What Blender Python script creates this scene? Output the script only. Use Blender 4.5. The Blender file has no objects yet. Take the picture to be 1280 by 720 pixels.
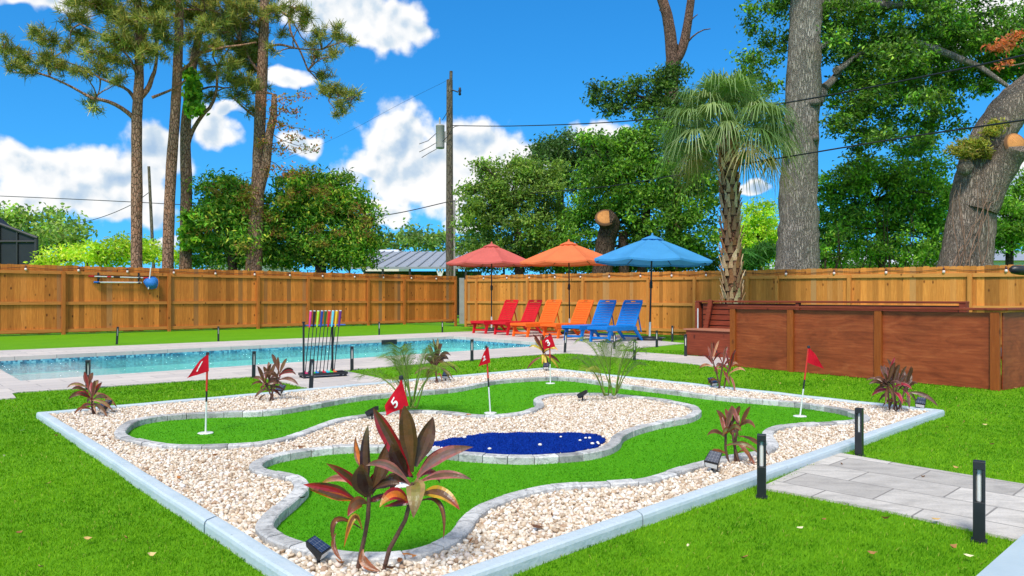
import bpy, bmesh, math, random
import numpy as np
from mathutils import Vector, Matrix
from mathutils.geometry import tessellate_polygon

random.seed(7)
RNG = np.random.default_rng(7)
SC = bpy.context.scene
COL = SC.collection
F, CX, HZ, H = 915.0, 640.0, 373.0, 1.0      # survey of the photograph: focal, centre, horizon, eye height

def G(px, py, z=0.0):
    """ground point (height z) surveyed at a photo position"""
    Y = (H - z) * F / (py - HZ)
    return Vector(((px - CX) * Y / F, Y, z))

def at(px, py, Y):
    return Vector(((px - CX) * Y / F, Y, H - (py - HZ) * Y / F))

def s(r, g, b):
    def f(c):
        c /= 255.0
        return c / 12.92 if c <= 0.04045 else ((c + 0.055) / 1.055) ** 2.4
    return (f(r), f(g), f(b))

# ------------------------------------------------------------------ tagging
def tag(o, label=None, cat=None, group=None, kind=None):
    if label: o['label'] = label
    if cat: o['category'] = cat
    if group: o['group'] = group
    if kind: o['kind'] = kind
    return o

def thing(name, label, cat, loc=(0, 0, 0), rz=0.0, group=None):
    o = bpy.data.objects.new(name, None)
    COL.objects.link(o)
    o.empty_display_size = 0.1
    o.location = loc
    o.rotation_euler = (0, 0, rz)
    return tag(o, label, cat, group)

def copy_tree(o, parent=None):
    c = o.copy()
    COL.objects.link(c)
    if parent: c.parent = parent
    for ch in list(o.children):
        copy_tree(ch, c)
    return c

# ------------------------------------------------------------------ mesh builder
class MB:
    def __init__(self):
        self.v, self.f, self.sm, self.c, self.mi = [], [], [], [], []

    def add(self, vs, fs, smooth=False, col=None, mi=0):
        b = len(self.v)
        self.v += [tuple(p) for p in vs]
        for f in fs:
            self.f.append(tuple(b + i for i in f))
            self.sm.append(smooth)
            self.c.append(col or (1, 1, 1))
            self.mi.append(mi)
        return self

    def box(self, c, size, rot=None, col=None, bev=0.0, mi=0):
        c = Vector(c)
        hx, hy, hz = size[0] / 2, size[1] / 2, size[2] / 2
        if bev <= 0:
            vs = [Vector((x, y, z)) for z in (-hz, hz) for y in (-hy, hy) for x in (-hx, hx)]
            fs = [(0, 2, 3, 1), (4, 5, 7, 6), (0, 1, 5, 4), (2, 6, 7, 3), (0, 4, 6, 2), (1, 3, 7, 5)]
        else:
            bm = bmesh.new()
            bmesh.ops.create_cube(bm, size=1.0)
            for v in bm.verts:
                v.co = Vector((v.co.x * hx * 2, v.co.y * hy * 2, v.co.z * hz * 2))
            bmesh.ops.bevel(bm, geom=bm.edges[:], offset=bev, segments=2, affect='EDGES', profile=0.5)
            bm.verts.index_update()
            vs = [v.co.copy() for v in bm.verts]
            fs = [[v.index for v in f.verts] for f in bm.faces]
            bm.free()
        if rot is not None:
            vs = [rot @ v for v in vs]
        return self.add([v + c for v in vs], fs, False, col, mi)

    def tube(self, pts, radii, n=8, cap=True, smooth=True, col=None, wob=0.0, rng=None, mi=0):
        pts = [Vector(p) for p in pts]
        if not hasattr(radii, '__len__'): radii = [radii] * len(pts)
        vs, fs = [], []
        up = None
        for i, p in enumerate(pts):
            d = (pts[min(i + 1, len(pts) - 1)] - pts[max(i - 1, 0)])
            d = d.normalized() if d.length > 1e-9 else Vector((0, 0, 1))
            if up is None:
                up = Vector((1, 0, 0)) if abs(d.x) < 0.8 else Vector((0, 1, 0))
            a = (up - d * up.dot(d)).normalized()
            up = a
            b = d.cross(a)
            for k in range(n):
                t = 2 * math.pi * k / n
                r = radii[i]
                if wob and rng: r *= 1 + wob * (rng.random() - .5) * 2
                vs.append(p + a * (r * math.cos(t)) + b * (r * math.sin(t)))
        for i in range(len(pts) - 1):
            for k in range(n):
                k2 = (k + 1) % n
                fs.append((i * n + k, i * n + k2, (i + 1) * n + k2, (i + 1) * n + k))
        self.add(vs, fs, smooth, col, mi)
        if cap:
            self.add(vs[:n], [tuple(reversed(range(n)))], False, col, mi)
            self.add(vs[-n:], [tuple(range(n))], False, col, mi)
        return self

    def lathe(self, prof, n=24, c=(0, 0, 0), smooth=True, col=None, mi=0):
        c = Vector(c)
        vs, fs = [], []
        for r, z in prof:
            for k in range(n):
                t = 2 * math.pi * k / n
                vs.append(c + Vector((r * math.cos(t), r * math.sin(t), z)))
        for i in range(len(prof) - 1):
            for k in range(n):
                k2 = (k + 1) % n
                fs.append((i * n + k, i * n + k2, (i + 1) * n + k2, (i + 1) * n + k))
        return self.add(vs, fs, smooth, col, mi)

    def poly(self, pts, z=None, holes=(), mi=0, col=None):
        loops = [[Vector((p[0], p[1], 0)) for p in pts]] + [[Vector((p[0], p[1], 0)) for p in h] for h in holes]
        tris = tessellate_polygon(loops)
        flat = [p for l in loops for p in l]
        zz = [z] * len(flat) if z is not None else [q[2] for q in list(pts) + [q for h in holes for q in h]]
        vs = [(p.x, p.y, k) for p, k in zip(flat, zz)]
        fs = []
        for t in tris:
            a, b, c = (flat[i] for i in t)
            if (b - a).cross(c - a).z < 0: t = (t[0], t[2], t[1])
            fs.append(t)
        return self.add(vs, fs, False, col, mi)

    def prism(self, pts, z0, z1, col=None, mi=0):
        n = len(pts)
        self.poly(pts, z1, mi=mi, col=col)
        vs = [(p[0], p[1], z0) for p in pts] + [(p[0], p[1], z1) for p in pts]
        area = sum(pts[i][0] * pts[(i + 1) % n][1] - pts[(i + 1) % n][0] * pts[i][1] for i in range(n))
        fs = [(i, (i + 1) % n, n + (i + 1) % n, n + i) if area > 0 else (i, n + i, n + (i + 1) % n, (i + 1) % n) for i in range(n)]
        return self.add(vs, fs, False, col, mi)

    def build(self, name, mat, parent=None, attr=False, loc=None, rz=None):
        me = bpy.data.meshes.new(name)
        me.from_pydata(self.v, [], self.f)
        me.polygons.foreach_set('use_smooth', self.sm)
        mats = mat if isinstance(mat, (list, tuple)) else [mat]
        for m in mats: me.materials.append(m)
        if len(mats) > 1: me.polygons.foreach_set('material_index', self.mi)
        if attr:
            a = me.attributes.new('Col', 'FLOAT_COLOR', 'FACE')
            arr = np.ones((len(self.f), 4), np.float32)
            arr[:, :3] = np.array(self.c, np.float32)
            a.data.foreach_set('color', arr.ravel())
        me.update()
        o = bpy.data.objects.new(name, me)
        COL.objects.link(o)
        if parent is not None: o.parent = parent
        if loc is not None: o.location = loc
        if rz is not None: o.rotation_euler = (0, 0, rz)
        return o

def np_mesh(name, V, Fc, mat, col=None, parent=None, smooth=False):
    """V (n,3), Fc (m,k): one mesh object from arrays, col (m,3) face colours"""
    me = bpy.data.meshes.new(name)
    m, k = Fc.shape
    me.vertices.add(len(V)); me.vertices.foreach_set('co', np.ascontiguousarray(V, np.float32).ravel())
    me.loops.add(m * k); me.loops.foreach_set('vertex_index', np.ascontiguousarray(Fc, np.int32).ravel())
    me.polygons.add(m)
    me.polygons.foreach_set('loop_start', np.arange(0, m * k, k, dtype=np.int32))
    me.polygons.foreach_set('use_smooth', np.full(m, smooth))
    me.materials.append(mat)
    if col is not None:
        a = me.attributes.new('Col', 'FLOAT_COLOR', 'FACE')
        arr = np.ones((m, 4), np.float32); arr[:, :3] = col
        a.data.foreach_set('color', arr.ravel())
    me.update(calc_edges=True)
    me.validate()
    o = bpy.data.objects.new(name, me)
    COL.objects.link(o)
    if parent is not None: o.parent = parent
    return o

# ------------------------------------------------------------------ materials
class NT:
    def __init__(self, name):
        self.m = bpy.data.materials.new(name)
        self.m.use_nodes = True
        self.t = self.m.node_tree
        self.t.nodes.clear()
        self.out = self.t.nodes.new('ShaderNodeOutputMaterial')
    def n(self, typ, **kw):
        nd = self.t.nodes.new(typ)
        for k, v in kw.items():
            if k.startswith('i_'):
                key = k[2:]
                key = int(key) if key.isdigit() else key.replace('_', ' ')
                nd.inputs[key].default_value = v
            else:
                setattr(nd, k, v)
        return nd
    def l(self, a, b): self.t.links.new(a, b)
    def coords(self, scale=(1, 1, 1), rot=(0, 0, 0), kind='Object'):
        tc = self.n('ShaderNodeTexCoord')
        mp = self.n('ShaderNodeMapping')
        mp.inputs['Scale'].default_value = scale
        mp.inputs['Rotation'].default_value = rot
        self.l(tc.outputs[kind], mp.inputs['Vector'])
        return mp.outputs['Vector']
    def noise(self, vec, scale, detail=4, rough=.55, dist=0.0):
        nd = self.n('ShaderNodeTexNoise')
        nd.inputs['Scale'].default_value = scale
        nd.inputs['Detail'].default_value = detail
        nd.inputs['Roughness'].default_value = rough
        nd.inputs['Distortion'].default_value = dist
        self.l(vec, nd.inputs['Vector'])
        return nd.outputs['Fac']
    def vor(self, vec, scale, feature='F1', out='Distance'):
        nd = self.n('ShaderNodeTexVoronoi', feature=feature)
        nd.inputs['Scale'].default_value = scale
        self.l(vec, nd.inputs['Vector'])
        return nd.outputs[out]
    def ramp(self, fac, stops, interp='LINEAR'):
        nd = self.n('ShaderNodeValToRGB')
        cr = nd.color_ramp
        cr.interpolation = interp
        while len(cr.elements) < len(stops): cr.elements.new(0.5)
        for e, (p, c) in zip(cr.elements, stops):
            e.position = p
            e.color = (c[0], c[1], c[2], 1) if hasattr(c, '__len__') else (c, c, c, 1)
        self.l(fac, nd.inputs['Fac'])
        return nd.outputs['Color']
    def mix(self, fac, a, b, blend='MIX'):
        nd = self.n('ShaderNodeMix', data_type='RGBA', blend_type=blend)
        for idx, v in ((0, fac), (6, a), (7, b)):
            if hasattr(v, 'is_linked'): self.l(v, nd.inputs[idx])
            elif idx == 0: nd.inputs[0].default_value = v
            else: nd.inputs[idx].default_value = (v[0], v[1], v[2], 1)
        return nd.outputs[2]
    def math(self, op, a, b=0.0, clamp=False):
        nd = self.n('ShaderNodeMath', operation=op, use_clamp=clamp)
        for i, v in ((0, a), (1, b)):
            if hasattr(v, 'is_linked'): self.l(v, nd.inputs[i])
            else: nd.inputs[i].default_value = v
        return nd.outputs[0]
    def attr(self, name='Col'):
        return self.n('ShaderNodeAttribute', attribute_name=name).outputs['Color']
    def bump(self, h, strength=.3, dist=.02):
        nd = self.n('ShaderNodeBump')
        nd.inputs['Strength'].default_value = strength
        nd.inputs['Distance'].default_value = dist
        self.l(h, nd.inputs['Height'])
        return nd.outputs['Normal']
    def bsdf(self, color, rough=.6, metal=0.0, spec=.4, normal=None, connect=True):
        b = self.n('ShaderNodeBsdfPrincipled')
        if hasattr(color, 'is_linked'): self.l(color, b.inputs['Base Color'])
        else: b.inputs['Base Color'].default_value = (color[0], color[1], color[2], 1)
        if hasattr(rough, 'is_linked'): self.l(rough, b.inputs['Roughness'])
        else: b.inputs['Roughness'].default_value = rough
        b.inputs['Metallic'].default_value = metal
        b.inputs['Specular IOR Level'].default_value = spec
        if normal is not None: self.l(normal, b.inputs['Normal'])
        if connect: self.l(b.outputs[0], self.out.inputs['Surface'])
        return b

def mul(c, k): return (c[0] * k, c[1] * k, c[2] * k)

def m_plain(name, c, rough=.5, var=.12, scale=6, bump=0.0, bscale=60, metal=0.0, spec=.4):
    t = NT(name)
    v = t.coords()
    n = t.noise(v, scale)
    col = t.ramp(n, [(.3, mul(c, 1 - var)), (.7, mul(c, 1 + var))])
    nor = t.bump(t.noise(v, bscale), bump, .01) if bump else None
    t.bsdf(col, rough, metal, spec, nor)
    return t.m

def m_attr(name, rough=.6, var=.2, scale=20, spec=.3, bump=0.0, bscale=60, transl=0.0):
    t = NT(name)
    v = t.coords()
    n = t.noise(v, scale, 5)
    g = t.ramp(n, [(.25, 1 - var), (.75, 1 + var)])
    col = t.mix(1.0, t.attr(), g, 'MULTIPLY')
    nor = t.bump(t.noise(v, bscale), bump, .01) if bump else None
    b = t.bsdf(col, rough, 0, spec, nor)
    if transl:
        tr = t.n('ShaderNodeBsdfTranslucent')
        t.l(col, tr.inputs['Color'])
        mx = t.n('ShaderNodeMixShader')
        mx.inputs[0].default_value = transl
        t.l(b.outputs[0], mx.inputs[1]); t.l(tr.outputs[0], mx.inputs[2])
        t.l(mx.outputs[0], t.out.inputs['Surface'])
    return t.m

def m_wood(name, c_lo, c_hi, knot, grain=(18, 18, 1.1), rough=.7, use_attr=True, weather=None):
    t = NT(name)
    at_ = t.attr()
    tc = t.n('ShaderNodeTexCoord')
    off = t.n('ShaderNodeVectorMath', operation='MULTIPLY_ADD')
    t.l(at_, off.inputs[0]); off.inputs[1].default_value = (0, 0, 37) if use_attr else (0, 0, 0)
    t.l(tc.outputs['Object'], off.inputs[2])
    mp = t.n('ShaderNodeMapping'); mp.inputs['Scale'].default_value = grain
    t.l(off.outputs[0], mp.inputs['Vector'])
    g = t.noise(mp.outputs[0], 3.0, 8, .65, .6)
    col = t.ramp(g, [(.25, c_lo), (.55, mul([(a + b) / 2 for a, b in zip(c_lo, c_hi)], 1.0)), (.75, c_hi)])
    mp2 = t.n('ShaderNodeMapping'); mp2.inputs['Scale'].default_value = (1.0, 1.0, .55)
    t.l(off.outputs[0], mp2.inputs['Vector'])
    k = t.vor(mp2.outputs[0], 5.5)
    kf = t.ramp(k, [(.05, 1.0), (.16, 0.0)])
    col = t.mix(kf, col, knot)
    if use_attr:
        sep = t.n('ShaderNodeSeparateColor'); t.l(at_, sep.inputs[0])
        bright = t.math('ADD', t.math('MULTIPLY', sep.outputs[1], .75), .62)
        cc = t.n('ShaderNodeCombineColor')
        for i in range(3): t.l(bright, cc.inputs[i])
        col = t.mix(1.0, col, cc.outputs[0], 'MULTIPLY')
        if weather:
            wf = t.ramp(sep.outputs[2], [(.86, 0.0), (.98, .75)])
            col = t.mix(wf, col, weather)
    nor = t.bump(g, .25, .01)
    t.bsdf(col, rough, 0, .25, nor)
    return t.m

def m_leaf(name, rough=.5, transl=.3, spec=.35):
    t = NT(name)
    col = t.attr()
    b = t.bsdf(col, rough, 0, spec)
    tr = t.n('ShaderNodeBsdfTranslucent')
    br = t.mix(1.0, col, (1.3, 1.35, .6), 'MULTIPLY')
    t.l(br, tr.inputs['Color'])
    mx = t.n('ShaderNodeMixShader'); mx.inputs[0].default_value = transl
    t.l(b.outputs[0], mx.inputs[1]); t.l(tr.outputs[0], mx.inputs[2])
    t.l(mx.outputs[0], t.out.inputs['Surface'])
    return t.m

def m_bark(name, c_dark, c_light, scale=(7, 7, 1.6), patch=None):
    t = NT(name)
    v = t.coords(scale)
    n = t.noise(v, 2.2, 8, .7, .8)
    vo = t.vor(v, 2.6, 'DISTANCE_TO_EDGE')
    e = t.ramp(vo, [(.0, 0.0), (.12, 1.0)])
    col = t.ramp(n, [(.28, c_dark), (.72, c_light)])
    col = t.mix(t.math('MULTIPLY', t.math('SUBTRACT', 1.0, e), .7), col, mul(c_dark, .45))
    if patch:
        pf = t.ramp(t.noise(t.coords(), 1.1, 6, .7), [(.52, 0.0), (.66, .8)])
        col = t.mix(pf, col, patch)
    hgt = t.math('ADD', t.math('MULTIPLY', e, .7), t.math('MULTIPLY', n, .6))
    t.bsdf(col, .9, 0, .15, t.bump(hgt, .9, .05))
    return t.m

M = {}
M['cedar'] = m_wood('cedar_boards', s(172, 94, 34), s(224, 140, 62), s(92, 44, 14), weather=s(140, 108, 78))
M['pine_board'] = m_wood('pine_boards', s(184, 110, 42), s(224, 150, 72), s(120, 66, 24), weather=s(182, 140, 92))
M['cedar_rail'] = m_wood('cedar_rails', s(178, 102, 42), s(224, 146, 74), s(84, 42, 16), grain=(1.1, 18, 18), use_attr=False)
M['pine_rail'] = m_wood('pine_rails', s(198, 128, 60), s(228, 160, 86), s(120, 66, 24), grain=(1.1, 18, 18), use_attr=False)
M['cedar_post'] = m_wood('cedar_posts', s(158, 86, 32), s(206, 126, 56), s(84, 42, 16), use_attr=False)
M['pine_post'] = m_wood('pine_posts', s(192, 120, 52), s(222, 152, 78), s(120, 66, 24), use_attr=False)
M['black'] = m_plain('black_metal', (.018, .018, .02), .38, .2, 12, spec=.5)
M['black_plastic'] = m_plain('black_plastic', (.02, .02, .022), .45, .2, 20)
M['white_plastic'] = m_plain('white_plastic', (.78, .77, .74), .35, .04, 8)
M['tube_white'] = m_plain('frosted_tube', (.85, .84, .80), .25, .03, 8)
M['white_paint'] = m_plain('white_paint', (.78, .77, .74), .5, .06, 3)
M['leaf'] = m_leaf('leaf_green', .5, .38)
M['needle'] = m_leaf('pine_needles', .6, .15, .2)
M['cordy'] = m_attr('cordyline_leaf', .34, .28, 30, .45, .15, 90, .12)
M['frond'] = m_leaf('palm_frond', .42, .25, .4)
M['stem'] = m_plain('plant_stem', s(96, 66, 52), .7, .3, 60, .4, 140)
M['green_stem'] = m_plain('green_stem', s(104, 128, 44), .5, .25, 40)
# ================================================================== world, camera, sun
SUN_EL, SUN_AZ = math.radians(52), math.radians(-163)      # azimuth from +Y towards +X
W = bpy.data.worlds.new('World'); SC.world = W; W.use_nodes = True
wt = W.node_tree; wt.nodes.clear()
class WN(NT):
    def __init__(self): self.t = wt
wn = WN()
wout = wn.n('ShaderNodeOutputWorld'); bg = wn.n('ShaderNodeBackground')
wn.l(bg.outputs[0], wout.inputs['Surface'])
bg.inputs['Strength'].default_value = 0.13
sky = wn.n('ShaderNodeTexSky', sky_type='NISHITA')
sky.sun_disc = False
sky.sun_elevation = SUN_EL
sky.sun_rotation = SUN_AZ
sky.air_density = 1.0; sky.dust_density = 0.3; sky.ozone_density = 2.5
hs = wn.n('ShaderNodeHueSaturation')
hs.inputs['Saturation'].default_value = 1.34
hs.inputs['Value'].default_value = 1.12
tcs = wn.n('ShaderNodeTexCoord')
svec = wn.n('ShaderNodeVectorMath', operation='MULTIPLY_ADD'); wn.l(tcs.outputs['Generated'], svec.inputs[0])
svec.inputs[1].default_value = (1, 1, .8); svec.inputs[2].default_value = (0, 0, .15)
snor = wn.n('ShaderNodeVectorMath', operation='NORMALIZE'); wn.l(svec.outputs[0], snor.inputs[0])
wn.l(snor.outputs[0], sky.inputs['Vector'])
wn.l(sky.outputs[0], hs.inputs['Color'])
tint = wn.mix(1.0, hs.outputs[0], (.50, 1.10, 1.22), 'MULTIPLY')
tc = wn.n('ShaderNodeTexCoord')
sp = wn.n('ShaderNodeSeparateXYZ'); wn.l(tc.outputs['Generated'], sp.inputs[0])
az = wn.math('ARCTAN2', sp.outputs[0], sp.outputs[1])
el = wn.math('ARCSINE', sp.outputs[2])
cb = wn.n('ShaderNodeCombineXYZ'); wn.l(az, cb.inputs[0]); wn.l(el, cb.inputs[1])
def wnoise(vec, scale, detail, rough):
    nd = wn.n('ShaderNodeTexNoise', noise_dimensions='2D'); nd.inputs['Scale'].default_value = scale
    nd.inputs['Detail'].default_value = detail; nd.inputs['Roughness'].default_value = rough
    wn.l(vec, nd.inputs['Vector']); return nd
warp = wnoise(cb.outputs[0], 9.0, 3, .6)
wv = wn.n('ShaderNodeVectorMath', operation='MULTIPLY_ADD')
wn.l(warp.outputs['Color'], wv.inputs[0]); wv.inputs[1].default_value = (.07, .06, 0)
wn.l(cb.outputs[0], wv.inputs[2])
cen = wn.n('ShaderNodeVectorMath', operation='SUBTRACT'); wn.l(wv.outputs[0], cen.inputs[0]); cen.inputs[1].default_value = (.035, .03, 0)
def aziel(px, py):
    a = math.atan((px - CX) / F)
    return a, math.atan((HZ - py) / F * math.cos(a))
BLOBS = [(498,180,50,50),(540,215,100,56),(596,190,62,42),(630,212,52,40),(472,206,34,26),(520,242,58,22),(505,160,24,26),(640,200,30,22),
         (490,276,30,14),(545,244,55,10),(455,24,78,30),(500,44,42,18),(410,8,60,24),(470,50,50,22),
         (60,215,105,36),(150,222,80,36),(195,195,46,30),(110,252,120,24),(25,200,40,18),(272,158,36,26),(292,140,22,12),
         (376,180,30,18),(362,100,30,13),(60,5,62,15),(741,160,40,13),(780,168,30,10),(946,240,20,10),
         (1235,25,60,40),(1262,245,60,60),(482,268,20,14),(585,285,28,12),(200,298,30,8)]
fill_blobs = [(3.14,.7,1.3,.35),(-2.3,.9,.9,.3),(2.2,.8,.9,.3),(0,1.35,3.2,.2),(-1.2,.5,.35,.13),(-1.7,.35,.4,.14),(1.3,.45,.35,.15),(1.9,.3,.4,.13),(2.7,.5,.4,.16),(-2.6,.4,.4,.15),(.3,1.1,.3,.1),(-.9,.85,.3,.1),(1.1,.95,.3,.12)]  # unseen clouds added behind and overhead to whiten the ambient light
cur = None
specs = []
for px, py, rx, ry in BLOBS:
    a, e = aziel(px, py)
    ca = math.cos(a)
    specs.append((a, e, rx / F * ca * ca, ry / F * ca))
specs += fill_blobs
for a, e, rx, ry in specs:
    d = wn.n('ShaderNodeVectorMath', operation='SUBTRACT'); wn.l(cen.outputs[0], d.inputs[0]); d.inputs[1].default_value = (a, e, 0)
    d2 = wn.n('ShaderNodeVectorMath', operation='MULTIPLY'); wn.l(d.outputs[0], d2.inputs[0]); d2.inputs[1].default_value = (1 / rx, 1 / ry, 0)
    d3 = wn.n('ShaderNodeVectorMath', operation='LENGTH'); wn.l(d2.outputs[0], d3.inputs[0])
    o = d3.outputs['Value']
    cur = o if cur is None else wn.math('MINIMUM', cur, o)
base = wn.math('SUBTRACT', 1.0, cur)
base = wn.math('MULTIPLY', base, 1.45)
def dens(vec):
    n = wnoise(vec, 15.0, 6, .58).outputs['Fac']
    vo = wn.n('ShaderNodeTexVoronoi', feature='F1', voronoi_dimensions='2D'); vo.inputs['Scale'].default_value = 21.0
    vo.inputs['Detail'].default_value = 2.0; vo.inputs['Roughness'].default_value = .55; vo.normalize = True
    wn.l(vec, vo.inputs['Vector'])
    a_ = wn.math('MULTIPLY', wn.math('SUBTRACT', n, .5), 1.5)
    return wn.math('ADD', a_, wn.math('MULTIPLY', wn.math('SUBTRACT', .30, vo.outputs['Distance']), 1.3))
n1 = dens(cb.outputs[0])
shf = wn.n('ShaderNodeVectorMath', operation='ADD'); wn.l(cb.outputs[0], shf.inputs[0]); shf.inputs[1].default_value = (-.006, .012, 0)
n2 = dens(shf.outputs[0])
dn = wn.math('ADD', base, n1)
alpha = wn.n('ShaderNodeMapRange', interpolation_type='SMOOTHSTEP'); wn.l(dn, alpha.inputs[0])
alpha.inputs[1].default_value = -.26; alpha.inputs[2].default_value = .36
n3 = wnoise(shf.outputs[0], 7.5, 3, .5).outputs['Fac']; n4 = wnoise(cb.outputs[0], 7.5, 3, .5).outputs['Fac']
lit = wn.math('ADD', wn.math('MULTIPLY', wn.math('SUBTRACT', n1, n2), .80), .72)
lit = wn.math('ADD', lit, wn.math('MULTIPLY', wn.math('SUBTRACT', n4, n3), 2.3))
# thick cores and flat bases go blue grey
edge = wn.n('ShaderNodeMapRange', interpolation_type='SMOOTHSTEP'); wn.l(dn, edge.inputs[0])
edge.inputs[1].default_value = .1; edge.inputs[2].default_value = 1.2; edge.inputs[3].default_value = .16; edge.inputs[4].default_value = -.10
lit = wn.math('ADD', wn.math('ADD', lit, edge.outputs[0]), wn.math('MULTIPLY', wn.math('SUBTRACT', wnoise(cb.outputs[0], 5.0, 3, .55).outputs['Fac'], .5), .8), True)
ccol = wn.ramp(lit, [(.14, (2.6, 3.6, 4.9)), (.46, (4.0, 4.7, 5.4)), (.6, (5.2, 5.5, 5.8)), (.85, (6.3, 6.3, 6.3))])
fin = wn.mix(alpha.outputs[0], tint, ccol)
wn.l(fin, bg.inputs['Color'])

sl = bpy.data.lights.new('sun', 'SUN'); so = bpy.data.objects.new('sun', sl); COL.objects.link(so)
sl.energy = 2.9; sl.angle = math.radians(14); sl.color = (1.0, .955, .88)
sdir = Vector((math.sin(SUN_AZ) * math.cos(SUN_EL), math.cos(SUN_AZ) * math.cos(SUN_EL), math.sin(SUN_EL)))
so.rotation_euler = sdir.to_track_quat('Z', 'Y').to_euler()
so.location = (0, -5, 30)

cam = bpy.data.cameras.new('camera'); co = bpy.data.objects.new('camera', cam); COL.objects.link(co)
co.location = (0, 0, H); co.rotation_euler = (math.radians(90), 0, 0)
cam.sensor_width = 36; cam.lens = F / 1280 * 36; cam.shift_y = 13 / 1280; cam.clip_end = 3000; cam.clip_start = .05
SC.camera = co
SC.view_settings.view_transform = 'Standard'; SC.view_settings.look = 'None'
SC.view_settings.exposure = 0.34; SC.view_settings.gamma = 1.0
SC.render.engine = 'CYCLES'
SC.cycles.use_denoising = True; SC.cycles.sample_clamp_indirect = 4.0
SC.cycles.max_bounces = 8; SC.cycles.transparent_max_bounces = 12
SC.cycles.caustics_reflective = False; SC.cycles.caustics_refractive = True; SC.cycles.blur_glossy = 1.0

# ================================================================== surveyed lines
LF0 = Vector((-13.47, 19.26)); LFD = Vector((1, .955)).normalized()          # left fence, runs away to the right
RF0 = Vector((-1.93, 29.5)); RFD = Vector((.955, -1)).normalized()           # right fence, comes back towards the right
NRM = Vector((.723, .691))                                                    # from deck towards right fence
PA, PB, PC, PD = Vector((-1.52, 19.06)), Vector((1.10, 15.80)), Vector((-5.91, 8.80)), Vector((-8.79, 12.12))

def inpoly(P, poly):
    x, y = P[:, 0], P[:, 1]
    r = np.zeros(len(P), bool)
    n = len(poly)
    for i in range(n):
        x0, y0 = poly[i][0], poly[i][1]; x1, y1 = poly[(i + 1) % n][0], poly[(i + 1) % n][1]
        if y0 == y1: continue
        c = ((y0 > y) != (y1 > y)) & (x < (x1 - x0) * (y - y0) / (y1 - y0) + x0)
        r ^= c
    return r

def offset_poly(poly, d):
    n = len(poly); out = []
    for i in range(n):
        p0, p1, p2 = (Vector((q[0], q[1])) for q in (poly[i - 1], poly[i], poly[(i + 1) % n]))
        e1 = (p1 - p0).normalized(); e2 = (p2 - p1).normalized()
        n1 = Vector((e1.y, -e1.x)); n2 = Vector((e2.y, -e2.x))
        m = (n1 + n2); m = m / max(m.length_squared, 1e-6) * 2
        out.append(p1 + m * d)
    return out
def ccw(poly):
    a = sum(poly[i][0] * poly[(i + 1) % len(poly)][1] - poly[(i + 1) % len(poly)][0] * poly[i][1] for i in range(len(poly)))
    return list(poly) if a > 0 else list(reversed(poly))

POOL = ccw([PA, PB, PC, PD])
POOL_BIG = offset_poly(POOL, .3)
KERB = ccw([G(45, 523).xy, G(440, 794).xy, G(1181, 520).xy, G(683, 464).xy])   # outer foot of the painted kerb

def ground_z(x, y):
    a = (x + 1.43) * .723 + (y - 21.8) * .691
    t = np.clip((a - 2.4) / 2.0, 0, 1)
    return -.135 * t * t * (3 - 2 * t)

# ------------------------------------------------------------------ lawn: one sheet to the horizon
def lawn_sheet():
    xs = np.concatenate([[-900, -400, -150, -60, -35, -22], np.arange(-16, 14.01, .4), [18, 25, 40, 70, 150, 400, 900]])
    ys = np.concatenate([[-300, -80, -20, -5, 0], np.arange(1, 33, .4), [35, 40, 50, 70, 120, 300, 1000, 2500]])
    X, Y = np.meshgrid(xs, ys)
    Z = ground_z(X, Y)
    P = np.stack([X.ravel(), Y.ravel()], 1)
    Z = Z.ravel()
    Z[inpoly(P, POOL_BIG)] = -2.2
    V = np.stack([X.ravel(), Y.ravel(), Z], 1)
    nx, ny = len(xs), len(ys)
    i, j = np.meshgrid(np.arange(nx - 1), np.arange(ny - 1))
    a = (j * nx + i).ravel()
    Fc = np.stack([a, a + 1, a + nx + 1, a + nx], 1)
    return V, Fc
t = NT('turf')
v = t.coords()
fine = t.noise(v, 260, 3, .7); med = t.noise(v, 14, 5, .65); big = t.noise(t.coords((1, .6, 1)), 1.4, 4, .6)
c = t.ramp(fine, [(.25, s(58, 114, 3)), (.5, s(92, 150, 10)), (.8, s(134, 184, 30))])
c = t.mix(t.ramp(med, [(.35, 0.0), (.7, .55)]), c, s(108, 166, 18))
c = t.mix(t.ramp(big, [(.4, 0.0), (.7, .4)]), c, s(116, 170, 22))
t.bsdf(c, .8, 0, .12, t.bump(t.math('ADD', fine, t.math('MULTIPLY', med, 1.5)), .5, .02))
M['turf'] = t.m
V, Fc = lawn_sheet()
tag(np_mesh('lawn', V, Fc, M['turf'], smooth=True), 'bright green artificial lawn around the pool deck and golf bed', 'lawn', kind='structure')

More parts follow.
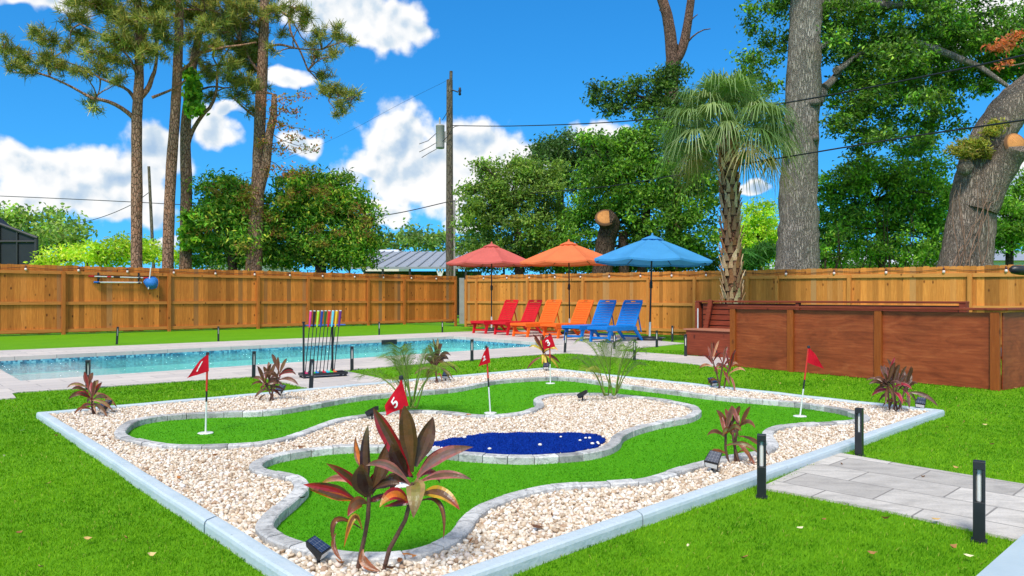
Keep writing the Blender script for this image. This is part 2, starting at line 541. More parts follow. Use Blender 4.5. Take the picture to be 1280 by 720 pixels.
# ------------------------------------------------------------------ deck
def deck_mat(name, light, dark, bs, rot, w=.0):
    t = NT(name)
    v = t.coords((1, 1, 1), (0, 0, rot))
    br = t.n('ShaderNodeTexBrick', offset=.5, squash=1.0)
    br.inputs['Scale'].default_value = 1.0
    br.inputs['Brick Width'].default_value = bs[0]; br.inputs['Row Height'].default_value = bs[1]
    br.inputs['Mortar Size'].default_value = bs[2]; br.inputs['Mortar Smooth'].default_value = .2
    br.inputs['Bias'].default_value = 0.0
    br.inputs['Color1'].default_value = (*light, 1); br.inputs['Color2'].default_value = (*dark, 1)
    br.inputs['Mortar'].default_value = (*mul(dark, .6), 1)
    t.l(v, br.inputs['Vector'])
    st = t.noise(t.coords((1.2, 3.5, 1), (0, 0, rot)), 3.2, 7, .68, .7)
    col = t.mix(t.ramp(st, [(.42, 0.0), (.72, .55 if w == 0 else w)]), br.outputs['Color'], mul(dark, .68))
    gr = t.ramp(t.noise(t.coords(), 130, 3, .6), [(.2, .82), (.8, 1.12)])
    col = t.mix(1.0, col, gr, 'MULTIPLY')
    hgt = t.math('SUBTRACT', t.math('MULTIPLY', t.noise(t.coords(), 130, 3), .3), t.math('MULTIPLY', br.outputs['Fac'], 1.0))
    t.bsdf(col, .75, 0, .25, t.bump(hgt, .5, .008))
    return t.m
ANG = math.atan2(.955, 1)
M['deck'] = deck_mat('deck_pavers', s(212, 200, 190), s(194, 184, 177), (.62, .31, .006), -ANG, .22)
M['walk'] = deck_mat('walkway_pavers', s(216, 208, 198), s(176, 169, 161), (.46, .29, .005), -ANG + math.pi / 2, .75)
dk = [G(0, 438.7).xy - Vector((5.0, 4.775)), G(580, 415).xy, Vector((.5, 23.0)), Vector((3.9, 18.6)), G(815, 425.5).xy, G(856, 429.7).xy, G(767, 438.7).xy,
      G(830, 443).xy, G(880, 446.5).xy, Vector((3.75, 12.6)), Vector((3.22, 10.9)), G(897, 459).xy, G(880, 457.5).xy, G(840, 453).xy, G(797, 449.5).xy, G(710, 442).xy,
      G(655, 445.2).xy, G(560, 452.5).xy, G(429, 464).xy, G(478, 474.5).xy, G(520, 477.5).xy, G(402, 490.5).xy, G(322, 471).xy, G(215, 478.3).xy, G(107, 486).xy, G(24, 491.2).xy,
      G(15, 493).xy, G(20, 498.6).xy, G(-10, 500.5).xy, G(-300, 512).xy, Vector((-14.5, 6.0))]
mb = MB().poly(dk, .012, [POOL])
n = len(dk)
mb.add([(p[0], p[1], z) for z in (-.2, .012) for p in dk], [(i, (i + 1) % n, n + (i + 1) % n, n + i) for i in range(n)])
mb.add([(p[0], p[1], z) for z in (-.06, .012) for p in POOL], [((i + 1) % 4, i, 4 + i, 4 + (i + 1) % 4) for i in range(4)])
tag(mb.build('pool_deck', M['deck']), 'pale paver deck around the swimming pool', 'deck', kind='structure')

# ------------------------------------------------------------------ pool
t = NT('pool_plaster')
v = t.coords()
c = t.ramp(t.noise(v, 18, 5), [(.3, s(150, 238, 226)), (.7, s(196, 250, 240))])
t.bsdf(c, .6)
M['plaster'] = t.m
M['shelf'] = m_plain('shelf_plaster', s(244, 238, 228), .6, .05, 9)
t = NT('mosaic_band')
v = t.coords((1, 1, 1), (0, 0, -ANG))
vo = t.n('ShaderNodeTexVoronoi', feature='F1', distance='CHEBYCHEV'); vo.inputs['Scale'].default_value = 30; vo.inputs['Randomness'].default_value = .25
t.l(v, vo.inputs['Vector'])
sep = t.n('ShaderNodeSeparateColor'); t.l(vo.outputs['Color'], sep.inputs[0])
c = t.ramp(sep.outputs[0], [(.0, s(66, 130, 156)), (.3, s(92, 166, 190)), (.6, s(128, 196, 208)), (.85, s(60, 106, 130)), (1, s(160, 214, 216))], 'CONSTANT')
t.bsdf(c, .15, 0, .5)
M['mosaic'] = t.m
pool = thing('swimming_pool', 'long rectangular swimming pool with teal water and blue mosaic edge', 'pool', (0, 0, 0))
def wall_ring(poly, z0, z1):
    m = MB(); k = len(poly)
    m.add([(p[0], p[1], z) for z in (z0, z1) for p in poly], [((i + 1) % k, i, k + i, k + (i + 1) % k) for i in range(k)])
    return m
mb = wall_ring(POOL, -1.35, -.28); mb.poly(POOL, -1.35)
mb.build('basin', M['plaster'], pool)
wall_ring(offset_poly(POOL, -.002), -.28, -.055).build('tile_band', M['mosaic'], pool)
s1, s2 = G(100, 450.5, -.1).xy, G(167, 470, -.1).xy
dpool = (PA - PD).normalized()
shelf = ccw([PD + dpool * .02, PC + dpool * .02, PC + dpool * ((s2 - PC).dot(dpool) + .1), PD + dpool * ((s1 - PD).dot(dpool))])
shelf = offset_poly(shelf, -.004)
MB().prism(shelf, -1.34, -.30).build('sun_shelf', M['shelf'], pool)
skp = G(494, 429, -.07)
p0 = PD + dpool * (Vector((skp.x, skp.y)) - PD).dot(dpool)
nin = Vector((dpool.y, -dpool.x))
R3 = Matrix.Rotation(math.atan2(dpool.y, dpool.x), 3, 'Z')
MB().box((p0.x + nin.x * .012, p0.y + nin.y * .012, -.055), (.42, .05, .11), R3).build('skimmer', M['black_plastic'], pool)
t = NT('pool_water')
v = t.coords((1, 1.6, 1), (0, 0, .4))
w1 = t.noise(v, 3.2, 5, .62, .9); w2 = t.noise(t.coords(), 16, 3, .5, .5)
nor = t.bump(t.math('ADD', w1, t.math('MULTIPLY', w2, .25)), .95, .34)
g = t.n('ShaderNodeBsdfGlass'); g.inputs['IOR'].default_value = 1.33; g.inputs['Roughness'].default_value = .03
g.inputs['Color'].default_value = (.95, 1, 1, 1); t.l(nor, g.inputs['Normal'])
tr = t.n('ShaderNodeBsdfTransparent'); tr.inputs['Color'].default_value = (.86, .98, .98, 1)
mx = t.n('ShaderNodeMixShader'); mx.inputs[0].default_value = .38
t.l(g.outputs[0], mx.inputs[1]); t.l(tr.outputs[0], mx.inputs[2]); t.l(mx.outputs[0], t.out.inputs['Surface'])
M['water'] = t.m
tag(MB().poly(offset_poly(POOL, -.003), -.105).build('water', M['water']), 'rippled teal pool water', 'water', kind='structure')

# ------------------------------------------------------------------ golf bed outline
EDGE = [(150,541),(155,532.5),(165,526),(180,522),(200,519),(227,516.7),(255,515),(290,514),(315,513.5),(340,512),(360,509.5),(385,505.5),(405,502),(430,497.7),
 (460,493.5),(492,490.5),(530,488),(565,485),(590,480.5),(610,476.5),(627,474.2),(652,472.4),(680,471),(715,471.6),(750,476),(777,480),(815,484.5),(845,488),(877,492),
 (915,496),(952,499),(990,502),(1020,505.5),(1052,510.5),(1075,517),(1082,522),(1071,525.5),(1040,527.3),(1002,529.2),(980,531.5),(965,535.5),(959,541),(963,549),(966,556),
 (952,563.5),(927,568),(900,572.5),(877,578),(855,584.5),(830,592.5),(805,599),(767,602.5),(730,604),(705,605.5),(680,608.5),(642,617.5),(612,628),(594,639),(582,652),(571,666),
 (550,679),(520,688.5),(490,692.5),(455,693),(420,690),(384,683),(357,675),(338,666),(330,656),(336,645),(350,632.5),(365,620),(376,609),(374,600),(361,593.5),(340,589.5),(323,585),
 (319,579),(331,572),(355,566),(380,561.8),(410,558),(445,556.2),(485,556.3),(530,559),(567,564.5),(602,567.3),(640,569.3),(665,569.4),(690,568),(720,566),(745,562),(763,556),(770,550),
 (772,545),(783,538.5),(800,532.8),(827,526.5),(855,521.5),(868,516.5),(871,511.5),(862,506),(845,502),(815,497.2),(777,493.3),(740,491.4),(703,491.8),(682,494),(672,498),(674,502),(675,507),
 (661,513),(640,516.8),(615,518.6),(590,518),(567,515.4),(542,513.3),(517,513),(482,515.3),(450,519.5),(425,523.5),(405,530),(385,537.3),(365,544.5),(342,549.8),(315,553.8),(277,556),(240,557),(205,555.3),(180,551.5),(160,546.5)]
ZE = .055
raw = [G(x, y, ZE).xy for x, y in EDGE]
def smooth_loop(pts, step):
    n = len(pts); dense = []
    for i in range(n):
        p0, p1, p2, p3 = (pts[(i + k) % n] for k in (-1, 0, 1, 2))
        for q in range(8):
            u = q / 8
            dense.append(.5 * ((2 * p1) + (p2 - p0) * u + (2 * p0 - 5 * p1 + 4 * p2 - p3) * u * u + (3 * p1 - p0 - 3 * p2 + p3) * u ** 3))
    for _ in range(6):
        dense = [(dense[i - 1] + dense[i] * 2 + dense[(i + 1) % len(dense)]) / 4 for i in range(len(dense))]
    L = [0]
    for i in range(len(dense)): L.append(L[-1] + (dense[(i + 1) % len(dense)] - dense[i]).length)
    tot = L[-1]; m = int(tot / step); out = []; j = 0
    for k in range(m):
        d = k * tot / m
        while L[j + 1] < d: j += 1
        u = (d - L[j]) / max(L[j + 1] - L[j], 1e-9)
        out.append(dense[j].lerp(dense[(j + 1) % len(dense)], u))
    return out
LOOP = smooth_loop(raw, .03)
if ccw(LOOP)[0] != LOOP[0]: LOOP = ccw(LOOP)
nl = len(LOOP)
NOR = []
for i in range(nl):
    d = (LOOP[(i + 1) % nl] - LOOP[i - 1]).normalized()
    NOR.append(Vector((d.y, -d.x)))                          # outwards
HW = .037
INNER = [LOOP[i] - NOR[i] * HW for i in range(nl)]
OUTER = [LOOP[i] + NOR[i] * HW for i in range(nl)]

# green
t = NT('putting_turf')
v = t.coords()
fine = t.noise(v, 190, 4, .8); med = t.noise(v, 6, 4, .6)
c = t.ramp(fine, [(.25, s(40, 108, 2)), (.5, s(76, 156, 8)), (.78, s(130, 204, 34))])
c = t.mix(t.ramp(med, [(.4, 0.0), (.7, .35)]), c, s(86, 160, 18))
t.bsdf(c, .8, 0, .12, t.bump(fine, .6, .012))
M['green'] = t.m
tag(MB().poly(LOOP, .008).build('putting_green', M['green']), 'winding bright green putting turf inside the stone edging', 'putting green', kind='structure')

# edging stones
t = NT('edging_stone')
v = t.coords()
vein = t.noise(v, 16, 8, .72, 1.4)
c = t.mix(t.ramp(vein, [(.46, 0.0), (.66, .75)]), t.attr(), s(104, 103, 102))
c = t.mix(1.0, c, t.ramp(t.noise(v, 140, 3), [(.2, .82), (.8, 1.1)]), 'MULTIPLY')
t.bsdf(c, .75, 0, .25, t.bump(t.noise(v, 90, 5), .35, .008))
M['edging'] = t.m
mb = MB()
per = 5                                                      # five steps of 3 cm to a block
nb = nl // per
r = random.Random(3)
for b in range(nb):
    i0 = b * per; i1 = (b + 1) * per if b < nb - 1 else nl
    k = r.random(); g0 = .46 + .26 * k
    if r.random() < .2: g0 *= .72
    col = (g0 * 1.03, g0, g0 * .955)
    zt = ZE + r.uniform(-.003, .003); sh = r.uniform(-.003, .003)
    vs = []
    idx = list(range(i0, i1 + 1))
    for q, i in enumerate(idx):
        ii = i % nl; p = LOOP[ii]; nn = NOR[ii]
        d = (LOOP[(ii + 1) % nl] - LOOP[ii - 1]).normalized()
        adj = d * (.0025 if q == 0 else (-.0025 if q == len(idx) - 1 else 0))
        a = p + adj + nn * (HW + sh); c_ = p + adj - nn * (HW - sh); ch = .006
        vs += [(a.x, a.y, -.03), (a.x, a.y, zt - ch), (a.x - nn.x * ch, a.y - nn.y * ch, zt), (c_.x + nn.x * ch, c_.y + nn.y * ch, zt), (c_.x, c_.y, zt - ch), (c_.x, c_.y, -.03)]
    fs = []
    m_ = len(idx)
    for q in range(m_ - 1):
        for e in range(5):
            fs.append((q * 6 + e, (q + 1) * 6 + e, (q + 1) * 6 + e + 1, q * 6 + e + 1))
    fs.append((0, 1, 2, 3, 4, 5)); e = (m_ - 1) * 6; fs.append((e + 5, e + 4, e + 3, e + 2, e + 1, e))
    mb.add(vs, fs, False, col)
ed = mb.build('stone_edging', M['edging'], attr=True)
tag(ed, 'winding row of grey marbled edging stones round the putting turf', 'edging')

# gravel bed and stones
bed = offset_poly(KERB, -.045)
M['bed'] = m_plain('gravel_base', s(212, 196, 174), .9, .3, 50, .6, 70)
tag(MB().poly(bed, .027, [OUTER]).build('gravel_base', M['bed']), kind='structure', label='pale base under the white pebbles', cat='ground')
POND = [(538,554),(545,551.5),(562,548),(582,545),(600,542.3),(622,540.8),(652,540.2),(690,540.4),(727,541),(745,543),(756,546),(757.5,550),(750,555),(742,559),(727,562),(707,564.5),(690,566),
        (665,567.4),(640,567.6),(612,566.3),(590,564.8),(572,561.8),(556,558)]
POND_W = [G(x, y, .05).xy for x, y in POND]
t = NT('blue_turf')
fine = t.noise(t.coords(), 300, 3, .7)
c = t.ramp(fine, [(.25, s(0, 26, 110)), (.6, s(4, 54, 160)), (.85, s(20, 80, 190))])
t.bsdf(c, .85, 0, .1, t.bump(fine, .7, .015))
M['blue_turf'] = t.m
rp = random.Random(5)
pw = []
for i in range(len(POND_W)):
    for q in range(4):
        p = POND_W[i].lerp(POND_W[(i + 1) % len(POND_W)], q / 4)
        pw.append(p + Vector((rp.uniform(-.012, .012), rp.uniform(-.02, .02))))
BLUE = tag(MB().prism(ccw(pw), .02, .05).build('blue_turf', M['blue_turf']), 'flat blue turf patch shaped like a pond in the white pebbles', 'turf')

def ico(sub):
    bm = bmesh.new(); bmesh.ops.create_icosphere(bm, subdivisions=sub, radius=1.0)
    V = np.array([v.co[:] for v in bm.verts]); Fc = np.array([[v.index for v in f.verts] for f in bm.faces]); bm.free()
    return V, Fc
def rand_rot(n, rng):
    q = rng.normal(size=(n, 4)); q /= np.linalg.norm(q, axis=1)[:, None]
    w, x, y, z = q.T
    return np.stack([np.stack([1-2*(y*y+z*z), 2*(x*y-z*w), 2*(x*z+y*w)], -1), np.stack([2*(x*y+z*w), 1-2*(x*x+z*z), 2*(y*z-x*w)], -1), np.stack([2*(x*z-y*w), 2*(y*z+x*w), 1-2*(x*x+y*y)], -1)], 1)
def stones(P, size, cols, sub, rng):
    V, Fc = ico(sub); n = len(P); k = len(V)
    ax = size[:, None] * np.stack([rng.uniform(.9, 1.45, n), rng.uniform(.8, 1.1, n), rng.uniform(.55, .85, n)], 1)
    jit = 1 + rng.uniform(-.2, .2, (n, k))
    L = V[None] * jit[..., None] * ax[:, None, :]
    R = rand_rot(n, rng)
    L = np.einsum('nij,nkj->nki', R, L) * np.array([1, 1, .85])
    VV = (L + P[:, None, :]).reshape(-1, 3)
    FF = (Fc[None] + (np.arange(n) * k)[:, None, None]).reshape(-1, 3)
    CC = np.repeat(cols, len(Fc), 0)
    return VV, FF, CC
def gravel_points():
    sp_ = .0178
    K = np.array([p[:] for p in bed]); lo, hi = K.min(0), K.max(0)
    xs = np.arange(lo[0], hi[0], sp_); ys = np.arange(max(lo[1], 2.15), hi[1], sp_)
    X, Y = np.meshgrid(xs, ys)
    P = np.stack([X.ravel(), Y.ravel()], 1) + RNG.uniform(-.45, .45, (X.size, 2)) * sp_
    P = P[inpoly(P, bed)]
    P = P[~inpoly(P, [p[:] for p in OUTER])]
    pin = offset_poly(ccw(POND_W), -.012)
    P = P[~inpoly(P, pin)]
    P = P[np.abs(P[:, 0]) < P[:, 1] * .75 + .3]
    P = P[RNG.random(len(P)) < np.clip(1.25 - (P[:, 1] - 4) * .09, .62, 1)]
    return P
GP = gravel_points()
pal = np.array([s(226, 212, 194), s(216, 198, 176), s(235, 225, 210), s(206, 184, 158), s(184, 160, 134), s(224, 206, 190), s(242, 238, 232), s(172, 142, 116)])
def gcols(n):
    i = RNG.choice(len(pal), n, p=[.2, .18, .16, .15, .1, .11, .06, .04])
    return pal[i] * RNG.uniform(.9, 1.06, (n, 1))
gm = m_attr('pebble', .6, .12, 60, .3)
parts = []
near = GP[:, 1] < 3.9
off = 0; VV = []; FF = []; CC = []
for sel, sub in ((near, 2), (~near, 1)):
    P = GP[sel]; n = len(P)
    P3 = np.concatenate([P, (.026 + RNG.uniform(-.004, .012, n))[:, None]], 1)
    a, b, c = stones(P3, RNG.uniform(.0068, .0130, n) * np.clip(.96 + (P[:, 1] - 4) * .035, 1, 1.25), gcols(n), sub, RNG)
    VV.append(a); FF.append(b + off); CC.append(c); off += len(a)
gravel = np_mesh('gravel', np.concatenate(VV), np.concatenate(FF), gm, np.concatenate(CC), smooth=True)
tag(gravel, 'cream white pebbles filling the golf bed', 'gravel', kind='stuff')
print('gravel stones', len(GP))

# stray pebbles on blue turf
V1, F1 = ico(2)
for k, (px, py) in enumerate([(580.5,547.5),(701,547),(675,557),(725,551.5),(732,548.5),(737,548.5),(740.5,555.5),(747,554),(748,555.5),(754,547),(612,562)]):
    p = G(px, py, .052)
    rr = random.Random(k)
    sc = rr.uniform(.008, .013)
    me_v = [Vector((v[0] * sc * rr.uniform(1.0, 1.25), v[1] * sc, v[2] * sc * .7)) for v in V1]
    o = MB().add(me_v, [tuple(f) for f in F1], True, mul(pal[2], 1.0)).build('pebble', gm, attr=True, loc=(p.x, p.y, .058), rz=k)
    tag(o, 'stray white pebble lying on the blue turf patch', 'pebble', 'white pebbles on the blue turf')

# painted kerb
t = NT('kerb_paint')
v = t.coords()
c = t.ramp(t.noise(v, 5, 6, .65), [(.3, s(180, 194, 200)), (.7, s(198, 208, 213))])
c = t.mix(t.ramp(t.noise(v, 30, 7, .78), [(.62, 0.0), (.70, .75)]), c, s(120, 132, 132))
c = t.mix(t.ramp(t.noise(t.coords((1, 1, 6)), 6, 6, .7), [(.5, 0.0), (.72, .35)]), c, s(196, 204, 206))
t.bsdf(c, .55, 0, .35, t.bump(t.noise(v, 30, 6, .6), .25, .02))
M['kerb'] = t.m
mb = MB()
kp = KERB
prof = [(0, -.05), (.001, .034), (.005, .047), (.014, .053), (.054, .054), (.068, .052), (.075, .045), (.077, -.02)]   # (inset from outer foot, height)
rings = [offset_poly(kp, -d) for d, z in prof]
k = len(prof)
rk_ = random.Random(4)
for i in range(4):
    d = (kp[(i + 1) % 4] - kp[i]).normalized(); Ls = (kp[(i + 1) % 4] - kp[i]).length
    cuts = [0.0, .27 + rk_.uniform(-.04, .04), .52 + rk_.uniform(-.04, .04), .77 + rk_.uniform(-.04, .04), 1.0]
    for c0_, c1_ in zip(cuts[:-1], cuts[1:]):
        nseg = 14; vs = []; sh_ = rk_.uniform(-.003, .003); up_ = rk_.uniform(-.003, .003)
        a0 = c0_ + (.0018 / Ls if c0_ > 0 else 0); a1 = c1_ - (.0018 / Ls if c1_ < 1 else 0)
        for q in range(nseg + 1):
            u = a0 + (a1 - a0) * q / nseg
            for e in range(k):
                p = rings[e][i].lerp(rings[e][(i + 1) % 4], u)
                free = 0 if u in (0.0, 1.0) else 1
                w_ = free * (math.sin(u * 60 + i) * .002 + math.sin(u * 23 + e * .2) * .0016 + sh_)
                z_ = prof[e][1] + (free * up_ + w_ * .4 if 0 < e < k - 1 else 0)
                vs.append((p.x + d.y * w_, p.y - d.x * w_, z_))
        fs = [(q * k + e, (q + 1) * k + e, (q + 1) * k + e + 1, q * k + e + 1) for q in range(nseg) for e in range(k - 1)]
        fs += [tuple(range(k)), tuple(reversed(range(nseg * k, nseg * k + k)))]
        mb.add(vs, fs, False)
tag(mb.build('painted_kerb', M['kerb']), 'low pale blue painted kerb framing the golf bed', 'kerb')

# walkway and slab
walk = ccw([G(1047, 566.5).xy, G(1280, 607.5).xy + Vector((.9, -1.0)), G(1264, 676).xy + Vector((.93, -1.0)), G(1264, 676).xy, G(960, 614.5).xy, G(958, 613).xy])
walk = ccw([G(1049, 567.5).xy, G(1280, 607.5).xy, G(1280, 607.5).xy + Vector((.75, -.96)), G(1264, 676).xy + Vector((.55, -.7)), G(1264, 676).xy, G(1111, 641.5).xy, G(962, 615).xy, G(900, 636).xy, G(930, 600).xy])
wk_in = [p for p in walk]
tag(MB().prism(ccw([G(1045, 567.2).xy, G(1129, 582.5).xy, G(1280, 607.5).xy, G(1280, 607.5).xy + Vector((1.0, -1.28)), G(1264, 676).xy + Vector((1.0, -1.28)), G(1264, 676).xy, G(1111, 641.5).xy, G(1000, 620.5).xy, G(950, 612).xy]), -.05, .012).build('path', M['walk']),
    'grey paver walkway leading to the golf bed', 'path', kind='structure')
t = NT('slab_paint')
v = t.coords()
c = t.ramp(t.noise(v, 4, 6, .6), [(.3, s(168, 184, 192)), (.7, s(182, 196, 202))])
t.bsdf(c, .6, 0, .3, t.bump(t.noise(v, 60, 5), .15, .01))
M['slab'] = t.m
q0, q1 = G(1221, 719, .03).xy, G(1280, 667, .03).xy
dd = (q1 - q0).normalized(); rr_ = Vector((dd.y, -dd.x))
tag(MB().prism(ccw([q0 - dd * 2.0, q1 + dd * 2.5, q1 + dd * 2.5 + rr_ * 4, q0 - dd * 2.0 + rr_ * 4]), -.08, .03).build('patio_slab', M['slab']), 'pale blue painted concrete patio slab', 'patio', kind='structure')
SLAB = ccw([q0 - dd * 2.0, q1 + dd * 2.5, q1 + dd * 2.5 + rr_ * 4, q0 - dd * 2.0 + rr_ * 4])
PATH = ccw([G(1047, 567).xy, G(1280, 607.5).xy, G(1280, 607.5).xy + Vector((1.0, -1.28)), G(1264, 676).xy + Vector((1.0, -1.28)), G(1264, 676).xy, G(1111, 641.5).xy, G(1000, 620.5).xy, G(955, 613).xy])

# ------------------------------------------------------------------ grass blades
def vnoise(P, sc, seed):
    g = np.random.default_rng(seed).random((256, 256))
    x = P[:, 0] * sc + 1000; y = P[:, 1] * sc + 1000
    i, j = np.floor(x).astype(int), np.floor(y).astype(int); u, v = x - i, y - j
    u = u * u * (3 - 2 * u); v = v * v * (3 - 2 * v)
    f = lambda a, b: g[a % 256, b % 256]
    return (f(i, j) * (1 - u) + f(i + 1, j) * u) * (1 - v) + (f(i, j + 1) * (1 - u) + f(i + 1, j + 1) * u) * v
def blade_mesh(P, h, w, c, z0, lean=.45):
    n = len(P)
    th = RNG.uniform(0, 2 * math.pi, n); ln = RNG.normal(0, lean, (n, 2)) + np.array([.15, -.2])
    sx, sy = np.cos(th) * w / 2, np.sin(th) * w / 2
    b0 = np.stack([P[:, 0] - sx, P[:, 1] - sy, z0], 1); b1 = np.stack([P[:, 0] + sx, P[:, 1] + sy, z0], 1)
    mx_, my_ = P[:, 0] + ln[:, 0] * h * .35, P[:, 1] + ln[:, 1] * h * .35
    m0 = np.stack([mx_ + sx * .8, my_ + sy * .8, z0 + h * .6], 1); m1 = np.stack([mx_ - sx * .8, my_ - sy * .8, z0 + h * .6], 1)
    tx, ty = P[:, 0] + ln[:, 0] * h, P[:, 1] + ln[:, 1] * h
    t0 = np.stack([tx + sx * .15, ty + sy * .15, z0 + h * .95], 1); t1 = np.stack([tx - sx * .15, ty - sy * .15, z0 + h * .95], 1)
    V = np.stack([b0, b1, m0, m1, t0, t1], 1).reshape(-1, 3)
    i = np.arange(n)[:, None] * 6
    Fc = np.concatenate([i + np.array([[0, 1, 2, 3]]), i + np.array([[3, 2, 4, 5]])], 1).reshape(-1, 4)
    return V, Fc, np.repeat(c, 2, 0)
def join_np(out):
    off = 0; VV = []; FF = []; CC = []
    for V, Fc, c in out:
        VV.append(V); FF.append(Fc + off); CC.append(c); off += len(V)
    return np.concatenate(VV), np.concatenate(FF), np.concatenate(CC)
def sample(y0, y1, den):
    xm = y1 * .74 + .2; n = int((2 * xm) * (y1 - y0) * den)
    P = np.stack([RNG.uniform(-xm, xm, n), RNG.uniform(y0, y1, n)], 1)
    return P[np.abs(P[:, 0]) < P[:, 1] * .72 + .2]
def blades():
    out = []
    for y0, y1, den, hgt, wid in ((2.2, 3.2, 17000, .0175, .0027), (3.2, 4.2, 11500, .018, .0033), (4.2, 6, 6400, .019, .0044), (6, 9, 2400, .022, .0070), (9, 14, 700, .024, .012)):
        P = sample(y0, y1, den)
        P = P[~inpoly(P, offset_poly(KERB, -.02))]
        P = P[~inpoly(P, dk)]; P = P[~inpoly(P, offset_poly(PATH, -.012))]; P = P[~inpoly(P, SLAB)]
        n = len(P)
        cl = vnoise(P, 26, 1) * .5 + vnoise(P, 9, 2) * .35 + vnoise(P, 2.2, 3) * .15
        h = hgt * RNG.uniform(.5, 1.0, n) * (.5 + .9 * cl); w = wid * RNG.uniform(.7, 1.3, n)
        k = np.clip(RNG.normal(.46, .20, n) + (vnoise(P, 14, 4) - .5) * .45 + (vnoise(P, 3.0, 5) - .5) * .4 + (vnoise(P, .7, 6) - .5) * .3, 0, 1)[:, None]
        c = (1 - k) * np.array(s(62, 124, 4)) + k * np.array(s(146, 194, 34))
        dry = RNG.random(n) < .02; c[dry] = np.array(s(178, 176, 84))
        out.append(blade_mesh(P, h, w, c, ground_z(P[:, 0], P[:, 1])))
    return join_np(out)
M['blade'] = m_leaf('turf_blade', .7, .25, .15)
V, Fc, c = blades()
print('blades', len(V) // 6)
tag(np_mesh('grass', V, Fc, M['blade'], c), 'short bright green artificial grass blades', 'grass', kind='stuff')
out = []
INN = [p[:] for p in INNER]
for y0, y1, den, hgt, wid in ((2.6, 3.6, 15000, .0085, .0026), (3.6, 4.8, 9000, .0085, .0034), (4.8, 7, 3800, .009, .005), (7, 10, 1300, .010, .008)):
    P = sample(y0, y1, den); P = P[inpoly(P, INN)]; n = len(P)
    k = np.clip(RNG.normal(.45, .22, n) + (vnoise(P, 20, 7) - .5) * .3 + (vnoise(P, 2.5, 8) - .5) * .35, 0, 1)[:, None]
    c = (1 - k) * np.array(s(50, 120, 4)) + k * np.array(s(128, 200, 40))
    out.append(blade_mesh(P, hgt * RNG.uniform(.6, 1.3, n), wid * RNG.uniform(.7, 1.3, n), c, np.full(n, .007), .55))
tag(np_mesh('grass', *(lambda a: (a[0], a[1], M['blade'], a[2]))(join_np(out))), 'very short dense blades of the putting turf', 'grass', kind='stuff')
P = sample(4.2, 5.6, 16000); P = P[inpoly(P, pw)]; n = len(P); k = RNG.random(n)[:, None]
c = (1 - k) * np.array(s(0, 24, 104)) + k * np.array(s(24, 84, 200))
V, Fc, c = blade_mesh(P, .008 * RNG.uniform(.6, 1.3, n), .003 * RNG.uniform(.7, 1.3, n), c, np.full(n, .049), .5)
np_mesh('pile', V, Fc, M['blade'], c, BLUE)
# ================================================================== fences
rf = random.Random(11)
def fence(name, label, org, ang, x0, x1, posts, ztop, zbot, wood, railm, postm, bw, rail_off, mid_z, low_z, pr, dog):
    root = thing(name, label, 'fence', (org.x, org.y, 0), ang)
    mb = MB(); x = x0
    while x < x1:
        w = bw * rf.uniform(.92, 1.06); xc = x + w / 2
        zt = ztop(xc) + rf.uniform(-.012, .012); zb = zbot(xc) + rf.uniform(0, .02)
        col = (rf.random(), rf.random(), rf.random())
        y = .03 + rf.uniform(-.004, .004); th = .018; g = .0006
        a, b = x + g, x + w - g
        c = .022 if dog else .004
        out = [(a, zb), (b, zb), (b, zt - c), (b - c, zt), (a + c, zt), (a, zt - c)]
        vs = [(p, y, q) for p, q in out] + [(p, y + th, q) for p, q in out]
        fs = [tuple(range(6)), tuple(reversed(range(6, 12)))] + [(i, 6 + i, 6 + (i + 1) % 6, (i + 1) % 6) for i in range(6)]
        mb.add(vs, fs, False, col)
        x += w
    mb.build('board_panel', wood, root, attr=True)
    ps = sorted(posts)
    def seg(zf, nm):
        mb = MB()
        ends = [x0] + ps + [x1]
        for a, b in zip(ends[:-1], ends[1:]):
            a += .046 if a in ps else 0; b -= .046 if b in ps else 0
            hh = .088; dz = rf.uniform(-.006, .006)
            vs = [(xx, yy, zf(xx) + zz + dz) for xx in (a, b) for yy in (-.012, .024) for zz in (-hh / 2, hh / 2)]
            mb.add(vs, [(0, 1, 3, 2), (4, 6, 7, 5), (0, 4, 5, 1), (2, 3, 7, 6), (1, 5, 7, 3), (0, 2, 6, 4)])
        mb.build('rail', railm, root, attr=True)
    seg(lambda x: ztop(x) - rail_off, 'top'); seg(mid_z, 'mid'); seg(low_z, 'low')
    for p in ps:
        hpt = ztop(p) - pr; zb = -.2
        MB().box((p, -.024, (hpt + zb) / 2), (.088, .088, hpt - zb), bev=.006, col=(.5, .5, .5)).build('fence_post', postm, root, attr=True)
    return root
ANGL = math.atan2(.955, 1); ANGR = math.atan2(-1, .955)
fence('wooden_fence', 'weathered brown board fence running behind the pool from the left', LF0, ANGL, -3.2, 15.5, [-1.35, 1.45, 4.24, 7.04, 8.85, 11.27, 12.88, 15.42],
      lambda x: 1.91, lambda x: .03, M['cedar'], M['cedar_rail'], M['cedar_post'], .142, .20, lambda x: .87, lambda x: .11, .16, False)
ZR = lambda x: 1.92 - .0101 * x
fence('wooden_fence', 'newer honey coloured board fence running behind the loungers to the right', RF0, ANGR, .05, 23.5,
      [.14, .78, 3.64, 6.32, 9.01, 10.68, 12.38, 13.25, 15.17, 17.84, 20.5, 23.2], ZR, lambda x: -.12, M['pine_board'], M['pine_rail'], M['pine_post'], .142, .205,
      lambda x: .86 - .004 * x, lambda x: .03, .17, True)
mb = MB().box((0, 0, .9), (.2, .12, 1.84), bev=.01)
tag(mb.build('corner_post', m_plain('grey_vinyl', s(150, 148, 144), .6, .15, 4), loc=(-2.02, 29.42, 0), rz=.2), 'grey post closing the corner between the brown and the honey fence', 'post')

